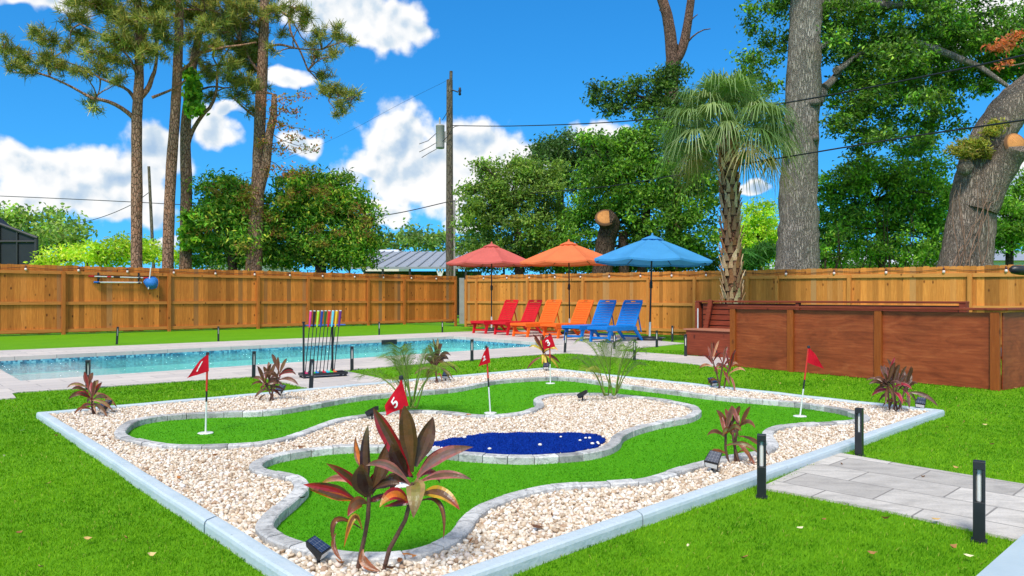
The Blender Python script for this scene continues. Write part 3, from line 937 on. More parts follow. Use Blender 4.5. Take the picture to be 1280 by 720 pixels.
# light strings along the fences
def ray_fence(px, org, d, off):
    k = (px - CX) / F
    # org.x + s*d.x = k*(org.y + s*d.y)
    return (k * org.y - org.x) / (d.x - k * d.y)
def light_string(label, org, d, ang, pxs, ztop, x_end):
    root = thing('light_string', label, 'string lights', (org.x, org.y, 0), ang)
    xs = [ray_fence(px, org, d, 0) for px in pxs]
    pts = []
    allx = [xs[0] - 1.0] + xs + [x_end]
    for i, x in enumerate(allx):
        pts.append((x, .012, ztop(x) - .035))
        if i < len(allx) - 1:
            m_ = (x + allx[i + 1]) / 2
            pts.append((m_, .010, ztop(m_) - .085))
    MB().tube(pts, .006, 5).build('cable', M['black_plastic'], root)
    for x in xs:
        b = MB().lathe([(.0, -.105), (.022, -.1), (.034, -.075), (.03, -.045), (.017, -.03)], 10, (x, -.02, ztop(x) - .03)).build('bulb', M['bulb'], root)
        MB().lathe([(.019, -.045), (.022, -.03), (.02, .03), (.0, .034)], 10, (x, -.02, ztop(x) - .03)).build('socket', M['socket'], b)
M['bulb'] = m_plain('bulb_glass', s(236, 214, 208), .2, .03, 5)
M['socket'] = m_plain('bulb_socket', s(70, 28, 26), .4, .1, 5)
light_string('string of small round bulbs along the top of the brown fence', LF0, LFD, ANGL, [-30, 32, 98, 159, 217, 269, 318, 362, 403, 443, 479, 514, 545], lambda x: 1.88, 15.3)
light_string('string of small round bulbs along the top of the honey fence', RF0, RFD, ANGR, [605, 634, 662, 694, 726, 762, 801, 840, 883, 930, 983, 1043, 1108, 1180, 1258], lambda x: ZR(x) - .03, 21.5)

# cleaning poles hung on the brown fence
def fx(px): return ray_fence(px, LF0, LFD, 0)
def fpt(px, py, y=-.06):
    x = fx(px); p = LF0 + LFD * x
    return Vector((x, y, H - (py - HZ) * p.y / F))
def on_fence(name, label, cat, group=None): return thing(name, label, cat, (LF0.x, LF0.y, 0), ANGL, group)
for px, lab in ((122.5, 'black wall bracket holding the left ends of the cleaning poles'), (173, 'black wall bracket beside the blue skimmer net')):
    r_ = on_fence('pole_bracket', lab, 'bracket', 'pole brackets on the fence')
    a = fpt(px, 341); b = fpt(px, 355)
    mb = MB().box(((a.x + b.x) / 2, -.022, (a.z + b.z) / 2), (.05, .015, a.z - b.z), bev=.004)
    for py in (347.5, 353.5):
        c = fpt(px, py); mb.box((c.x, -.055, c.z - .025), (.06, .09, .02), bev=.004); mb.box((c.x, -.1, c.z - .005), (.06, .015, .05), bev=.004)
    mb.build('hook_plate', M['black_plastic'], r_)
M['red_plastic'] = m_plain('red_plastic', s(190, 30, 40), .4, .1, 8)
M['blue_plastic'] = m_plain('blue_plastic', s(30, 110, 200), .4, .1, 8)
M['alu'] = m_plain('white_tube', s(214, 214, 212), .35, .05, 6)
r_ = on_fence('cleaning_pole', 'upper cleaning pole with red and black grips on the brown fence', 'pole')
MB().tube([fpt(114, 345.5), fpt(184, 347.5)], .017, 8).build('tube', M['alu'], r_)
for a, b, m_ in ((110, 117, 'red_plastic'), (133, 138, 'red_plastic'), (141, 149, 'black_plastic'), (178, 186, 'red_plastic')):
    MB().tube([fpt(a, 345.4 + (a - 110) * .03), fpt(b, 345.4 + (b - 110) * .03)], .024, 8).build('grip', M[m_], r_)
r_ = on_fence('cleaning_pole', 'lower white cleaning pole with a blue end on the brown fence', 'pole')
MB().tube([fpt(121, 353), fpt(176, 353.3)], .022, 8).build('tube', M['alu'], r_)
MB().tube([fpt(116.5, 352.8), fpt(122.5, 353)], .028, 8).build('grip', M['blue_plastic'], r_)
r_ = on_fence('skimmer_net', 'blue leaf skimmer net hanging upright on the brown fence', 'net')
mb = MB()
rim = [fpt(px, py, -.07) for px, py in ((178.5, 352.5), (181.5, 348.5), (187, 346.3), (193, 346.8), (196, 350), (196.3, 355), (194.5, 360), (188, 361), (183, 359), (178.5, 352.5))]
MB().tube(rim, .014, 6, cap=False).build('hoop', M['blue_plastic'], r_)
c_ = sum(rim[:-1], Vector()) / 9
vs = rim[:-1] + [p.lerp(c_, .45) + Vector((0, -.1, -.03)) for p in rim[:-1]] + [c_ + Vector((0, -.13, -.05))]
MB().add(vs, [(i, (i + 1) % 9, 9 + (i + 1) % 9, 9 + i) for i in range(9)] + [(9 + i, 9 + (i + 1) % 9, 18) for i in range(9)], True).build('bag', m_plain('net_blue', s(44, 118, 196), .7, .2, 30), r_)
MB().tube([fpt(187.3, 334, -.09), fpt(184.3, 361.5, -.09)], .018, 8).build('handle', M['alu'], r_)

# ================================================================== bollard lights
BOL = [(1224, 677, 576, .0, 'black bollard light at the near edge of the paver walkway'),
 (952, 622, 543, .0, 'black bollard light between the painted kerb and the near end of the walkway'),
 (1074, 570, 510, .0, 'black bollard light on the far side of the walkway beside the painted kerb'),
 (110, 487, 450, .0, 'black bollard light standing behind the plant in the left corner of the golf bed'),
 (317, 472.5, 439, .02, 'black bollard light on the corner of the lawn just left of the rack path'),
 (388.5, 489.5, 449, .05, 'leaning black bollard light in front of the putter rack'),
 (440, 463.5, 433, .0, 'black bollard light right of the putter rack by the pool edge'),
 (590, 451.5, 424, .0, 'black bollard light by the pool between the second and third flags'),
 (706, 441.5, 414, .06, 'black bollard light in front of the blue loungers near the pool corner'),
 (768, 437, 416, .0, 'black bollard light at the tip of the small lawn wedge below the blue loungers'),
 (793, 450.5, 424, .02, 'black bollard light on the near side of the path behind the tall palm tuft'),
 (821, 434, 413, .0, 'black bollard light just right of the blue parasol base'),
 (840.5, 427, 407, .0, 'black bollard light on the grass in front of the honey fence'),
 (857, 446, 417, .0, 'black bollard light beside the path left of the wooden tub'),
 (146, 430.5, 407, .05, 'black bollard light on the far lawn below the cleaning poles'),
 (273, 426.5, 408, .0, 'black bollard light on the far lawn behind the left flag'),
 (474, 419, 402, .0, 'black bollard light on the far lawn right of the putter rack'),
 (553, 415.5, 401.5, .0, 'black bollard light on the far lawn nearest the red lounger')]
def bollard():
    root = thing('bollard_light', 'x', 'bollard', (0, 0, 0), 0, 'black bollard lights round the lawn and deck')
    h, w = .335, .043
    zs0, zs1 = .50 * h, .90 * h
    mb = MB()
    mb.box((0, 0, zs0 / 2 - .01), (w, w, zs0 + .02), bev=.002)
    for sx in (-1, 1):
        mb.box((sx * (w / 2 - .005), 0, (zs0 + zs1) / 2), (.010, w - .004, zs1 - zs0 + .002))
    mb.box((0, 0, (zs1 + h) / 2), (w, w, h - zs1), bev=.002)
    mb.box((0, 0, .004), (w + .014, w + .014, .008))
    mb.build('post', M['black'], root)
    MB().tube([(0, .008, zs0), (0, .008, zs1)], .011, 10).build('light_tube', M['tube_white'], root)
    return root
proto = bollard()
rb = random.Random(2)
for i, (px, by, ty, lean, lab) in enumerate(BOL):
    o = proto if i == 0 else copy_tree(proto)
    p = G(px, by)
    o['label'] = lab
    o.location = (p.x, p.y, ground_z(p.x, p.y))
    o.rotation_euler = (0, lean, -.16 + rb.uniform(-.14, .14) - math.atan2(p.x, p.y))
    hh = (by - ty) * p.y / F
    k = hh / .335
    o.scale = (1, 1, min(1.15, max(.88, k)))

# ================================================================== solar spotlights
SPOT = [(398, 704, -.35, 'solar spotlight in the near corner in front of the big maroon plants', .35),
 (890, 590, -2.1, 'solar spotlight on the right pebbles beside the thin maroon plant', -.5),
 (1150, 513, -2.2, 'solar spotlight in the right corner of the painted kerb', -.4),
 (891, 485, -1.2, 'solar spotlight on the far kerb next to the plant before the wooden tub', .3),
 (131, 517, -2.0, 'solar spotlight in the left corner of the golf bed', -.3),
 (350, 495, -1.9, 'solar spotlight beside the plant in front of the rack path', -.4),
 (465, 525, 2.9, 'solar spotlight on the pebbles behind the number five flag', .3),
 (557, 476, -1.6, 'solar spotlight beside the bushy maroon plant on the far kerb', -.3),
 (683, 464, -1.7, 'solar spotlight below the yellow and maroon plant at the far corner', .2),
 (728, 502, 2.8, 'solar spotlight on the pebbles left of the tall palm tuft', .4)]
t = NT('solar_panel'); v = t.coords()
br = t.n('ShaderNodeTexBrick', offset=0.0); br.inputs['Scale'].default_value = 1
br.inputs['Brick Width'].default_value = .03; br.inputs['Row Height'].default_value = .022; br.inputs['Mortar Size'].default_value = .0006
br.inputs['Color1'].default_value = (.03, .035, .06, 1); br.inputs['Color2'].default_value = (.035, .04, .065, 1); br.inputs['Mortar'].default_value = (.3, .3, .3, 1)
t.l(v, br.inputs['Vector']); b_ = t.bsdf(br.outputs['Color'], .22, 0, 1.0); b_.inputs['Coat Weight'].default_value = 1.0
M['solar'] = t.m
def spot():
    root = thing('solar_spotlight', 'x', 'spotlight', (0, 0, 0), 0, 'solar spotlights in the golf bed')
    mb = MB().tube([(0, 0, -.06), (0, 0, .05)], .009, 8)
    mb.box((0, 0, .058), (.022, .03, .03), bev=.004)
    mb.build('stake', M['black_plastic'], root)
    R = Matrix.Rotation(.5, 3, 'Y')
    h_ = MB()
    vs = [(-.062, -.045, .012), (.062, -.052, .016), (.062, .052, .016), (-.062, .045, .012), (-.05, -.035, -.02), (.058, -.045, -.034), (.058, .045, -.034), (-.05, .035, -.02)]
    vs = [R @ Vector(q) + Vector((0, 0, .09)) for q in vs]
    h_.add(vs, [(0, 1, 2, 3), (7, 6, 5, 4), (0, 4, 5, 1), (1, 5, 6, 2), (2, 6, 7, 3), (3, 7, 4, 0)])
    hd = h_.build('lamp_head', M['black_plastic'], root)
    q = [R @ Vector(p) + Vector((0, 0, .09)) for p in ((-.055, -.039, .0155), (.056, -.045, .0195), (.056, .045, .0195), (-.055, .039, .0155))]
    MB().add(q, [(0, 1, 2, 3)]).build('solar_panel', M['solar'], hd)
    q = [R @ Vector(p) + Vector((0, 0, .09)) for p in ((.063, -.044, .008), (.0615, -.04, -.028), (.0615, .04, -.028), (.063, .044, .008))]
    MB().add(q, [(0, 1, 2, 3)]).build('lens', M['tube_white'], hd)
    return root
proto = spot()
for i, (px, py, rz, lab, tl) in enumerate(SPOT):
    o = proto if i == 0 else copy_tree(proto)
    p = G(px, py, .03)
    o['label'] = lab; o.location = (p.x, p.y, .03); o.rotation_euler = (tl * .25, 0, rz); o.scale = (.78, .78, .85) if i else (.62, .62, .7)

# ================================================================== golf flags
def digit_mesh(ch, size):
    cu = bpy.data.curves.new('digit_curve', 'FONT'); cu.body = ch; cu.size = size; cu.align_x = 'CENTER'; cu.align_y = 'CENTER'; cu.offset = .018 * size
    ob = bpy.data.objects.new('digit_source', cu); COL.objects.link(ob)
    dg = bpy.context.evaluated_depsgraph_get(); dg.update()
    me = bpy.data.meshes.new_from_object(ob.evaluated_get(dg))
    bpy.data.objects.remove(ob); bpy.data.curves.remove(cu)
    bm = bmesh.new(); bm.from_mesh(me)
    bmesh.ops.triangulate(bm, faces=bm.faces)
    bmesh.ops.subdivide_edges(bm, edges=bm.edges, cuts=1)
    bmesh.ops.triangulate(bm, faces=bm.faces)
    bm.verts.index_update()
    V = [v.co.copy() for v in bm.verts]; Fc = [tuple(v.index for v in f.verts) for f in bm.faces]
    bm.free(); bpy.data.meshes.remove(me)
    return V, Fc
M['flag_red'] = m_attr('flag_cloth', .75, .1, 60, .2, .2, 300, .3)
M['flag_white'] = m_plain('flag_white', s(238, 232, 230), .8, .03, 9)
M['pole_red'] = m_plain('flag_pole_red', s(206, 56, 40), .4, .06, 9)
FLAGS = [((257, 541), (259.5, 440), [(261, 441), (261.5, 464), (237, 472), (248, 454)], '1', 'red flag with a white number one at the left cup', (.52, .52), -.35),
 ((613, 516), (607.5, 432), [(610.5, 433), (613, 453), (598, 458), (605, 440)], '2', 'small red flag hanging left of its pole on the middle cup by the pebble bed', (.6, .55), .25),
 ((688, 479), (687, 417), [(689, 417.5), (694, 433), (679.5, 437), (677.5, 426)], '3', 'red flag with a white number three in front of the yellow leaved plant', (.5, .5), .25),
 ((1000, 520), (1011, 432), [(1010.5, 434), (1008.5, 453), (1027.5, 461), (1018, 443)], '', 'red flag without a visible number by the wooden tub', (.5, .5), 0),
 ((500, 606), (501.5, 469.5), [(502.5, 475), (511, 506.5), (484.5, 518), (481, 507)], '5', 'red flag with a white number five behind the big maroon plants', (.5, .55), .3)]
for (bx, by), (tx, ty), q, ch, lab, duv, drot in FLAGS:
    b = G(bx, by, .012); Y = b.y
    root = thing('golf_flag', lab, 'golf flag', (b.x, b.y, .008), 0, 'numbered golf flags on the putting turf')
    loc = lambda p: Vector((p.x - b.x, p.y - b.y, p.z - .008))
    top = loc(at(tx, ty, Y))
    P = lambda u: top * u
    pr = .0075
    MB().tube([P(0), P(.39)], pr * .85, 10).build('pole_foot', M['white_plastic'], root)
    MB().tube([P(.39), P(.52)], pr * .95, 10).build('pole_band', M['black_plastic'], root)
    MB().tube([P(.52), P(.975)], pr, 10).build('pole_shaft', M['pole_red'], root)
    MB().tube([P(.965), P(.985), P(1.0)], [.012, .012, .009], 10).build('pole_cap', M['black_plastic'], root)
    MB().lathe([(.0, -.002), (.054, -.002), (.056, .004), (.05, .007), (.0, .007)], 24).build('cup_rim', M['white_plastic'], root)
    A, Bq, C, D = (loc(at(x, y, Y)) for x, y in q)
    C = C + Vector((0, -.035, 0)); D = D + Vector((0, -.02, 0))
    nu, nv = 14, 12
    def surf(u, v_):
        p = A.lerp(Bq, v_).lerp(D.lerp(C, v_), u)
        w_ = math.sin(u * 7.5 + v_ * 2.2) * .011 * (.25 + u) + math.sin(v_ * 6 + u * 3) * .005 * u
        return p + Vector((.15 * w_, w_ - .009, .25 * w_ * u))
    vs = [surf(i / nu, j / nv) for j in range(nv + 1) for i in range(nu + 1)]
    fs = [(j * (nu + 1) + i, j * (nu + 1) + i + 1, (j + 1) * (nu + 1) + i + 1, (j + 1) * (nu + 1) + i) for j in range(nv) for i in range(nu)]
    fl = MB().add(vs, fs, True, s(214, 22, 44)).build('flag', M['flag_red'], root, attr=True)
    if ch:
        V2, F2 = digit_mesh(ch, 1.0)
        hgt = ((A - Bq).length + (C - D).length) / 2; wid = ((A - D).length + (C - Bq).length) / 2
        sz = min(hgt, wid) * .78
        nv_ = []
        for p in V2:
            x_, y_ = p.x * math.cos(drot) - p.y * math.sin(drot), p.x * math.sin(drot) + p.y * math.cos(drot)
            u = duv[0] - x_ * sz / wid; v_ = duv[1] - y_ * sz / hgt
            u = min(max(u, .01), .99); v_ = min(max(v_, .01), .99)
            nv_.append(surf(u, v_) + Vector((0, -.0025, 0)))
        MB().add(nv_, F2, True).build('number', M['flag_white'], fl)

# ================================================================== putter rack
rk = G(379.5, 474)
RA = math.atan2(.28, .44)
rack = thing('putter_rack', 'black metal stand with a blue top rail holding coloured putters', 'rack', (rk.x, rk.y, .012), RA)
mb = MB().tube([(0, 0, .03), (0, 0, .68)], .013, 8)
mb.box((0, 0, .69), (.032, .032, .02)); mb.build('upright', M['black'], rack)
MB().tube([(.40, .1, .03), (.40, .1, .68)], .015, 8).build('upright', M['black'], rack)
mb = MB().box((.26, .04, .035), (.57, .2, .014))
for (x, y, sx, sy) in ((.26, -.06, .57, .012), (.26, .14, .57, .012), (-.02, .04, .012, .2), (.54, .04, .012, .2)):
    mb.box((x, y, .044), (sx, sy, .03))
for x in (0, .52):
    for y in (-.04, .12): mb.box((x, y, .012), (.03, .03, .03))
mb.build('tray', M['black'], rack)
M['rail_blue'] = m_plain('rail_blue', s(60, 104, 190), .4, .08, 9)
mb = MB().box((.28, .05, .652), (.54, .035, .014), bev=.003)
mb.build('top_rail', M['rail_blue'], rack)
MB().tube([(0, 0, .66), (.04, .045, .655)], .008, 6).build('rail_arm', M['black'], rack)
PUT = [('pink', (226, 60, 130), (232, 60, 120)), ('black', (30, 28, 30), (40, 40, 46)), ('lime green', (176, 216, 40), (50, 210, 50)), ('navy blue', (40, 66, 150), (40, 130, 210)),
       ('dark green', (44, 96, 40), (60, 70, 60)), ('red', (212, 34, 48), (214, 40, 60)), ('pale cyan', (110, 204, 222), (60, 200, 220)), ('yellow', (240, 186, 30), (80, 214, 60)), ('purple', (106, 40, 122), (236, 110, 60))]
cR, sR = math.cos(RA), math.sin(RA)
for i, (nm, gc, hc) in enumerate(PUT):
    xb = .03 + i * .046; yb = .03
    wx, wy = rk.x + xb * cR - yb * sR, rk.y + xb * sR + yb * cR
    root = thing('putter', 'putter with a %s grip standing in the black rack' % nm, 'putter', (wx, wy, .054), RA, 'coloured putters in the rack')
    tp = Vector((.075 + .006 * i * .3, .012, .80 - .0 * i)); bt = Vector((0, 0, .03))
    MB().tube([bt, bt.lerp(tp, .74)], .0055, 8).build('shaft', M['black'], root)
    MB().tube([bt.lerp(tp, .72), bt.lerp(tp, .76), bt.lerp(tp, .98)], [.010, .0135, .0175], 10).build('grip', m_plain('grip_' + nm.replace(' ', '_'), s(*gc), .55, .08, 20), root)
    MB().tube([bt.lerp(tp, .979), bt.lerp(tp, .992)], .0165, 10).build('grip_cap', M['white_plastic'], root)
    hd = MB().box((.004, -.012, .014), (.034, .085, .026), bev=.007)
    hd.tube([(0, 0, .02), (0, 0, .045)], .009, 8)
    hd.build('club_head', m_plain('head_' + nm.replace(' ', '_'), s(*hc), .4, .08, 20), root)

# ================================================================== loungers
def lounger(color, label):
    m = m_plain('lounger_' + label.split()[0], color, .5, .07, 7, .12, 50)
    root = thing('sun_lounger', label, 'lounger', (0, 0, 0), ANGL, 'sun loungers in a row by the pool')
    w = .56
    for sy in (-1, 1):
        mb = MB().box((.47, sy * (w / 2 - .0175), .295), (1.13, .035, .085), bev=.006)
        mb.build('side_rail', m, root)
    mb = MB()
    for k in range(11):
        mb.box((-.06 + k * .092, 0, .345), (.08, w - .004, .018), bev=.004)
    mb.box((-.105, 0, .318), (.02, w, .06), bev=.005)
    mb.build('seat', m, root)
    a = math.radians(62); ca, sa = math.cos(a), math.sin(a)
    R = Matrix.Rotation(-a, 3, 'Y')
    bk = MB(); o = Vector((.97, 0, .335))
    for k in range(9):
        u = .045 + k * .066
        bk.box(o + Vector((ca * u, 0, sa * u)), (.058, w - .10, .018), R, bev=.004)
    for sy in (-1, 1):
        u = .32; bk.box(o + Vector((ca * u, sy * (w / 2 - .035), sa * u)), (.66, .05, .035), R, bev=.005)
    # head board with a grip slot
    u = .655
    for yy, ww in ((-.165, .19), (.165, .19)):
        bk.box(o + Vector((ca * u, yy, sa * u)), (.075, ww, .024), R, bev=.006)
    for du in (-.028, .028):
        bk.box(o + Vector((ca * (u + du), 0, sa * (u + du))), (.019, .16, .024), R, bev=.004)
    bk.build('backrest', m, root)
    for sy in (-1, 1):
        y = sy * (w / 2 - .03)
        lg = MB(); top = Vector((.04, y, .27)); bot = Vector((-.02, y, 0))
        vs = [top + Vector((dx, dy, 0)) for dx, dy in ((-.05, -.022), (.05, -.022), (.05, .022), (-.05, .022))] + [bot + Vector((dx, dy, 0)) for dx, dy in ((-.028, -.022), (.028, -.022), (.028, .022), (-.028, .022))]
        lg.add(vs, [(0, 1, 2, 3), (7, 6, 5, 4), (0, 4, 5, 1), (1, 5, 6, 2), (2, 6, 7, 3), (3, 7, 4, 0)]); lg.build('leg', m, root)
        lg = MB(); top = Vector((1.0, y, .27)); bot = Vector((1.28, y, 0))
        vs = [top + Vector((dx, dy, 0)) for dx, dy in ((-.07, -.022), (.05, -.022), (.05, .022), (-.07, .022))] + [bot + Vector((dx, dy, 0)) for dx, dy in ((-.03, -.022), (.03, -.022), (.03, .022), (-.03, .022))]
        lg.add(vs, [(0, 1, 2, 3), (7, 6, 5, 4), (0, 4, 5, 1), (1, 5, 6, 2), (2, 6, 7, 3), (3, 7, 4, 0)]); lg.build('leg', m, root)
        p0 = o + Vector((ca * .42, sy * (w / 2 - .09), sa * .42)); p1 = Vector((1.33, sy * (w / 2 - .09), .2))
        MB().tube([p0, p1], .016, 6).build('back_strut', m, root)
    MB().box((.01, 0, .10), (.035, w - .09, .05), bev=.005).build('stretcher', m, root)
    MB().box((1.2, 0, .10), (.035, w - .09, .05), bev=.005).build('stretcher', m, root)
    return root
red, orange, blue = s(206, 14, 34), s(246, 104, 22), s(0, 116, 196)
LP = [(600, 417.3), (627, 419.2), (651, 421.5), (689, 423.2), (717, 426.2), (750, 428.6)]
LL = ['red lounger at the far end of the row', 'red lounger next to the first orange lounger', 'orange lounger next to the second red lounger', 'orange lounger next to the first blue lounger',
      'blue lounger next to the second orange lounger', 'blue lounger at the near end of the row beside the parasol base']
proto = None
for i, (px, py) in enumerate(LP):
    if i % 2 == 0:
        proto = lounger((red, orange, blue)[i // 2], LL[i]); o = proto
    else: o = copy_tree(proto)
    p = G(px, py)
    o['label'] = LL[i]; o.location = (p.x, p.y, .012)
    o.rotation_euler = (0, 0, ANGL + (.03, -.02, .02, -.03, .01, .03)[i])

# ================================================================== parasols
def parasol(label, c, px, Y, zr, za, R, tilt, lean):
    root = thing('parasol', label, 'parasol', ((px - CX) * Y / F, Y, .012), .25, 'three parasols behind the loungers')
    t = NT('canopy_' + label.split()[0]); v = t.coords()
    col = t.ramp(t.noise(v, 2.5, 4), [(.3, mul(c, .93)), (.7, mul(c, 1.07))])
    b = t.bsdf(col, .85, 0, .15, t.bump(t.noise(v, 7, 4), .2, .03))
    tr = t.n('ShaderNodeBsdfTranslucent'); t.l(col, tr.inputs['Color'])
    mx = t.n('ShaderNodeMixShader'); mx.inputs[0].default_value = .3
    t.l(b.outputs[0], mx.inputs[1]); t.l(tr.outputs[0], mx.inputs[2]); t.l(mx.outputs[0], t.out.inputs['Surface'])
    m = t.m
    nr, ns = 10, 6
    def z_of(u): return za - (za - zr) * (u ** 1.12)
    def surf(r, ang, sag):
        k = (ang / (math.pi / 4)) % 1.0
        f = math.cos(math.pi / 8) / math.cos((k - .5) * math.pi / 4)
        u = r / R
        edge = math.sin(k * math.pi)
        return Vector((r * f * (1 - .02 * edge * u) * math.cos(ang), r * f * (1 - .02 * edge * u) * math.sin(ang), z_of(u) - edge * sag * math.sin(min(u, 1) * math.pi * .75)))
    vs, fs = [], []; N = 8 * ns
    for j in range(nr + 1):
        for k in range(N): vs.append(surf(R * (.12 + .88 * j / nr), 2 * math.pi * k / N, .05))
    for j in range(nr):
        for k in range(N): fs.append((j * N + k, j * N + (k + 1) % N, (j + 1) * N + (k + 1) % N, (j + 1) * N + k))
    # hem turned down
    b0 = len(vs)
    for k in range(N): vs.append(vs[nr * N + k] + Vector((0, 0, -.045)))
    for k in range(N): fs.append((nr * N + k, nr * N + (k + 1) % N, b0 + (k + 1) % N, b0 + k))
    can = MB().add(vs, fs, False).build('canopy', m, root)
    vs, fs = [], []
    for j in range(4):
        for k in range(N):
            p = surf(R * (.02 + .17 * j / 3), 2 * math.pi * k / N, .01); p.z += .045 - .006 * j; vs.append(p)
    for j in range(3):
        for k in range(N): fs.append((j * N + k, j * N + (k + 1) % N, (j + 1) * N + (k + 1) % N, (j + 1) * N + k))
    MB().add(vs, fs, False).build('vent_cap', m, can)
    MB().lathe([(.0, za + .1), (.02, za + .09), (.026, za + .06), (.03, za + .03)], 12).build('finial', m, can)
    for k in range(8):
        a = k * math.pi / 4
        p0 = Vector((.04 * math.cos(a), .04 * math.sin(a), za - .06)); p1 = surf(R * .985, a, 0) + Vector((0, 0, -.02))
        MB().tube([p0, p1], .009, 6).build('rib', M['black'], root)
        q0 = Vector((.04 * math.cos(a), .04 * math.sin(a), za - .5))
        MB().tube([q0, p0.lerp(p1, .5)], .007, 6).build('strut', M['black'], root)
    MB().tube([(0, 0, .42), (0, 0, za + .02)], .021, 10).build('pole', M['black'], root)
    MB().lathe([(.034, za - .54), (.034, za - .46), (.022, za - .45)], 10).build('runner', M['black_plastic'], root)
    cr = MB().lathe([(.022, 1.22), (.036, 1.25), (.038, 1.36), (.022, 1.40)], 12)
    cr.build('crank_box', M['black_plastic'], root)
    MB().tube([(0, -.03, 1.31), (0, -.07, 1.31), (.0, -.075, 1.23)], .009, 6).build('crank', M['black_plastic'], root)
    bs = MB().lathe([(.0, .0), (.30, .0), (.305, .03), (.28, .065), (.12, .085), (.05, .09), (.0, .09)], 32)
    bs.build('base', M['black_plastic'], root)
    MB().tube([(0, 0, .09), (0, 0, .43)], .026, 12).build('base_tube', M['white_plastic'], root)
    root.rotation_euler = (lean, tilt, .25)
    return root
parasol('red faded parasol at the far end of the lounger row', s(222, 112, 104), 614.5, 22.3, 2.06, 2.62, 1.40, .0, .0)
parasol('orange parasol in the middle behind the orange loungers', s(248, 134, 84), 712, 20.4, 2.0, 2.54, 1.42, -.01, .0)
parasol('blue parasol on a black base beside the nearest lounger', s(80, 160, 218), 812, 17.4, 1.88, 2.45, 1.45, .028, .0)

# ================================================================== wooden tub
TA = math.atan2(-.812, .583)
tub = thing('plunge_tub', 'long red brown plywood clad plunge tub with slatted end and raised back rail', 'tub', (3.22, 10.76, 0), TA)
t = NT('stained_plywood')
v0 = t.n('ShaderNodeTexCoord')
mp = t.n('ShaderNodeMapping'); mp.inputs['Scale'].default_value = (1.1, 1.1, 5.0); t.l(v0.outputs['Object'], mp.inputs['Vector'])
g1 = t.noise(mp.outputs[0], 1.8, 7, .62, 1.6)
mp2 = t.n('ShaderNodeMapping'); mp2.inputs['Scale'].default_value = (1.4, 1.4, 9.0); t.l(v0.outputs['Object'], mp2.inputs['Vector'])
wv_ = t.n('ShaderNodeTexWave', wave_type='BANDS', bands_direction='Z'); wv_.inputs['Scale'].default_value = .9; wv_.inputs['Distortion'].default_value = 9.0; wv_.inputs['Detail'].default_value = 3; wv_.inputs['Detail Scale'].default_value = .7
t.l(mp2.outputs[0], wv_.inputs['Vector'])
c = t.ramp(g1, [(.25, s(120, 52, 24)), (.5, s(158, 74, 38)), (.75, s(182, 96, 54))])
c = t.mix(t.math('MULTIPLY', t.ramp(wv_.outputs['Fac'], [(.3, 0.0), (.9, 1.0)]), .15), c, s(92, 42, 18))
blot = t.ramp(t.noise(t.coords((1.5, 1.5, 1.0)), 1.6, 5, .6), [(.45, 0.0), (.75, .45)])
c = t.mix(blot, c, s(88, 42, 20))
t.bsdf(c, .55, 0, .3, t.bump(g1, .15, .01))
M['ply'] = t.m
M['redwood'] = m_wood('red_stained_wood', s(112, 44, 26), s(160, 76, 48), s(80, 32, 20), grain=(1.4, 16, 16), rough=.55, use_attr=False)
M['redpost'] = m_wood('orange_stained_post', s(134, 64, 22), s(172, 92, 38), s(86, 40, 18), grain=(16, 16, 1.2), rough=.55, use_attr=False)
Lf, Dp, Ht = 3.53, 1.74, .87
px_ = [0.04, .985, 2.19, 3.47]
for a, b in zip(px_[:-1], px_[1:]):
    MB().box(((a + b) / 2, .02, Ht / 2 - .01), (b - a - .09, .018, Ht - .03), bev=.002).build('plywood_panel', M['ply'], tub)
for p in px_:
    MB().box((p, .0, Ht / 2 - .03), (.09, .05, Ht + .02), bev=.004).build('corner_post', M['redpost'], tub)
MB().box((Lf - .012, Dp / 2, Ht / 2 - .01), (.018, Dp - .1, Ht - .03), bev=.002).build('plywood_panel', M['ply'], tub)
for y in (Dp * .5, Dp - .05):
    MB().box((Lf, y, Ht / 2 - .03), (.05, .09, Ht + .02), bev=.004).build('corner_post', M['redpost'], tub)
mb = MB().box((Lf / 2, .012, Ht + .012), (Lf + .06, .11, .028), bev=.005)
mb.box((Lf - .012, Dp / 2 + .04, Ht + .0115), (.11, Dp, .028), bev=.005)
mb.build('cap_rail', M['redwood'], tub)
# back wall with slats where it runs past the tub
mb = MB().box((1.24, Dp, .45), (2.46, .03, .90), bev=.003)
mb.build('back_wall', M['redwood'], tub)
MB().box((-2.05, Dp - .02, .47), (.09, .09, .96), bev=.004).build('wall_post', M['redwood'], tub)
MB().box((-.02, Dp - .02, .47), (.06, .06, .92)).build('wall_post', M['redwood'], tub)
sl_ = MB().box((-1.03, Dp + .02, .46), (1.96, .014, .90))
sl_.build('backing', m_plain('dark_red_wood', s(58, 22, 12), .7, .1, 6), tub)
sl_ = MB()
for k in range(9):
    sl_.box((-1.0, Dp - .005, .07 + k * .098), (1.9, .022, .082), bev=.004)
sl_.build('slat_panel', M['redwood'], tub)
MB().box((.2, Dp - .01, .945), (4.56, .12, .03), bev=.005).build('cap_rail', M['redwood'], tub)
MB().box((2.44, Dp - .02, .46), (.09, .09, .94), bev=.004).build('wall_post', M['redwood'], tub)
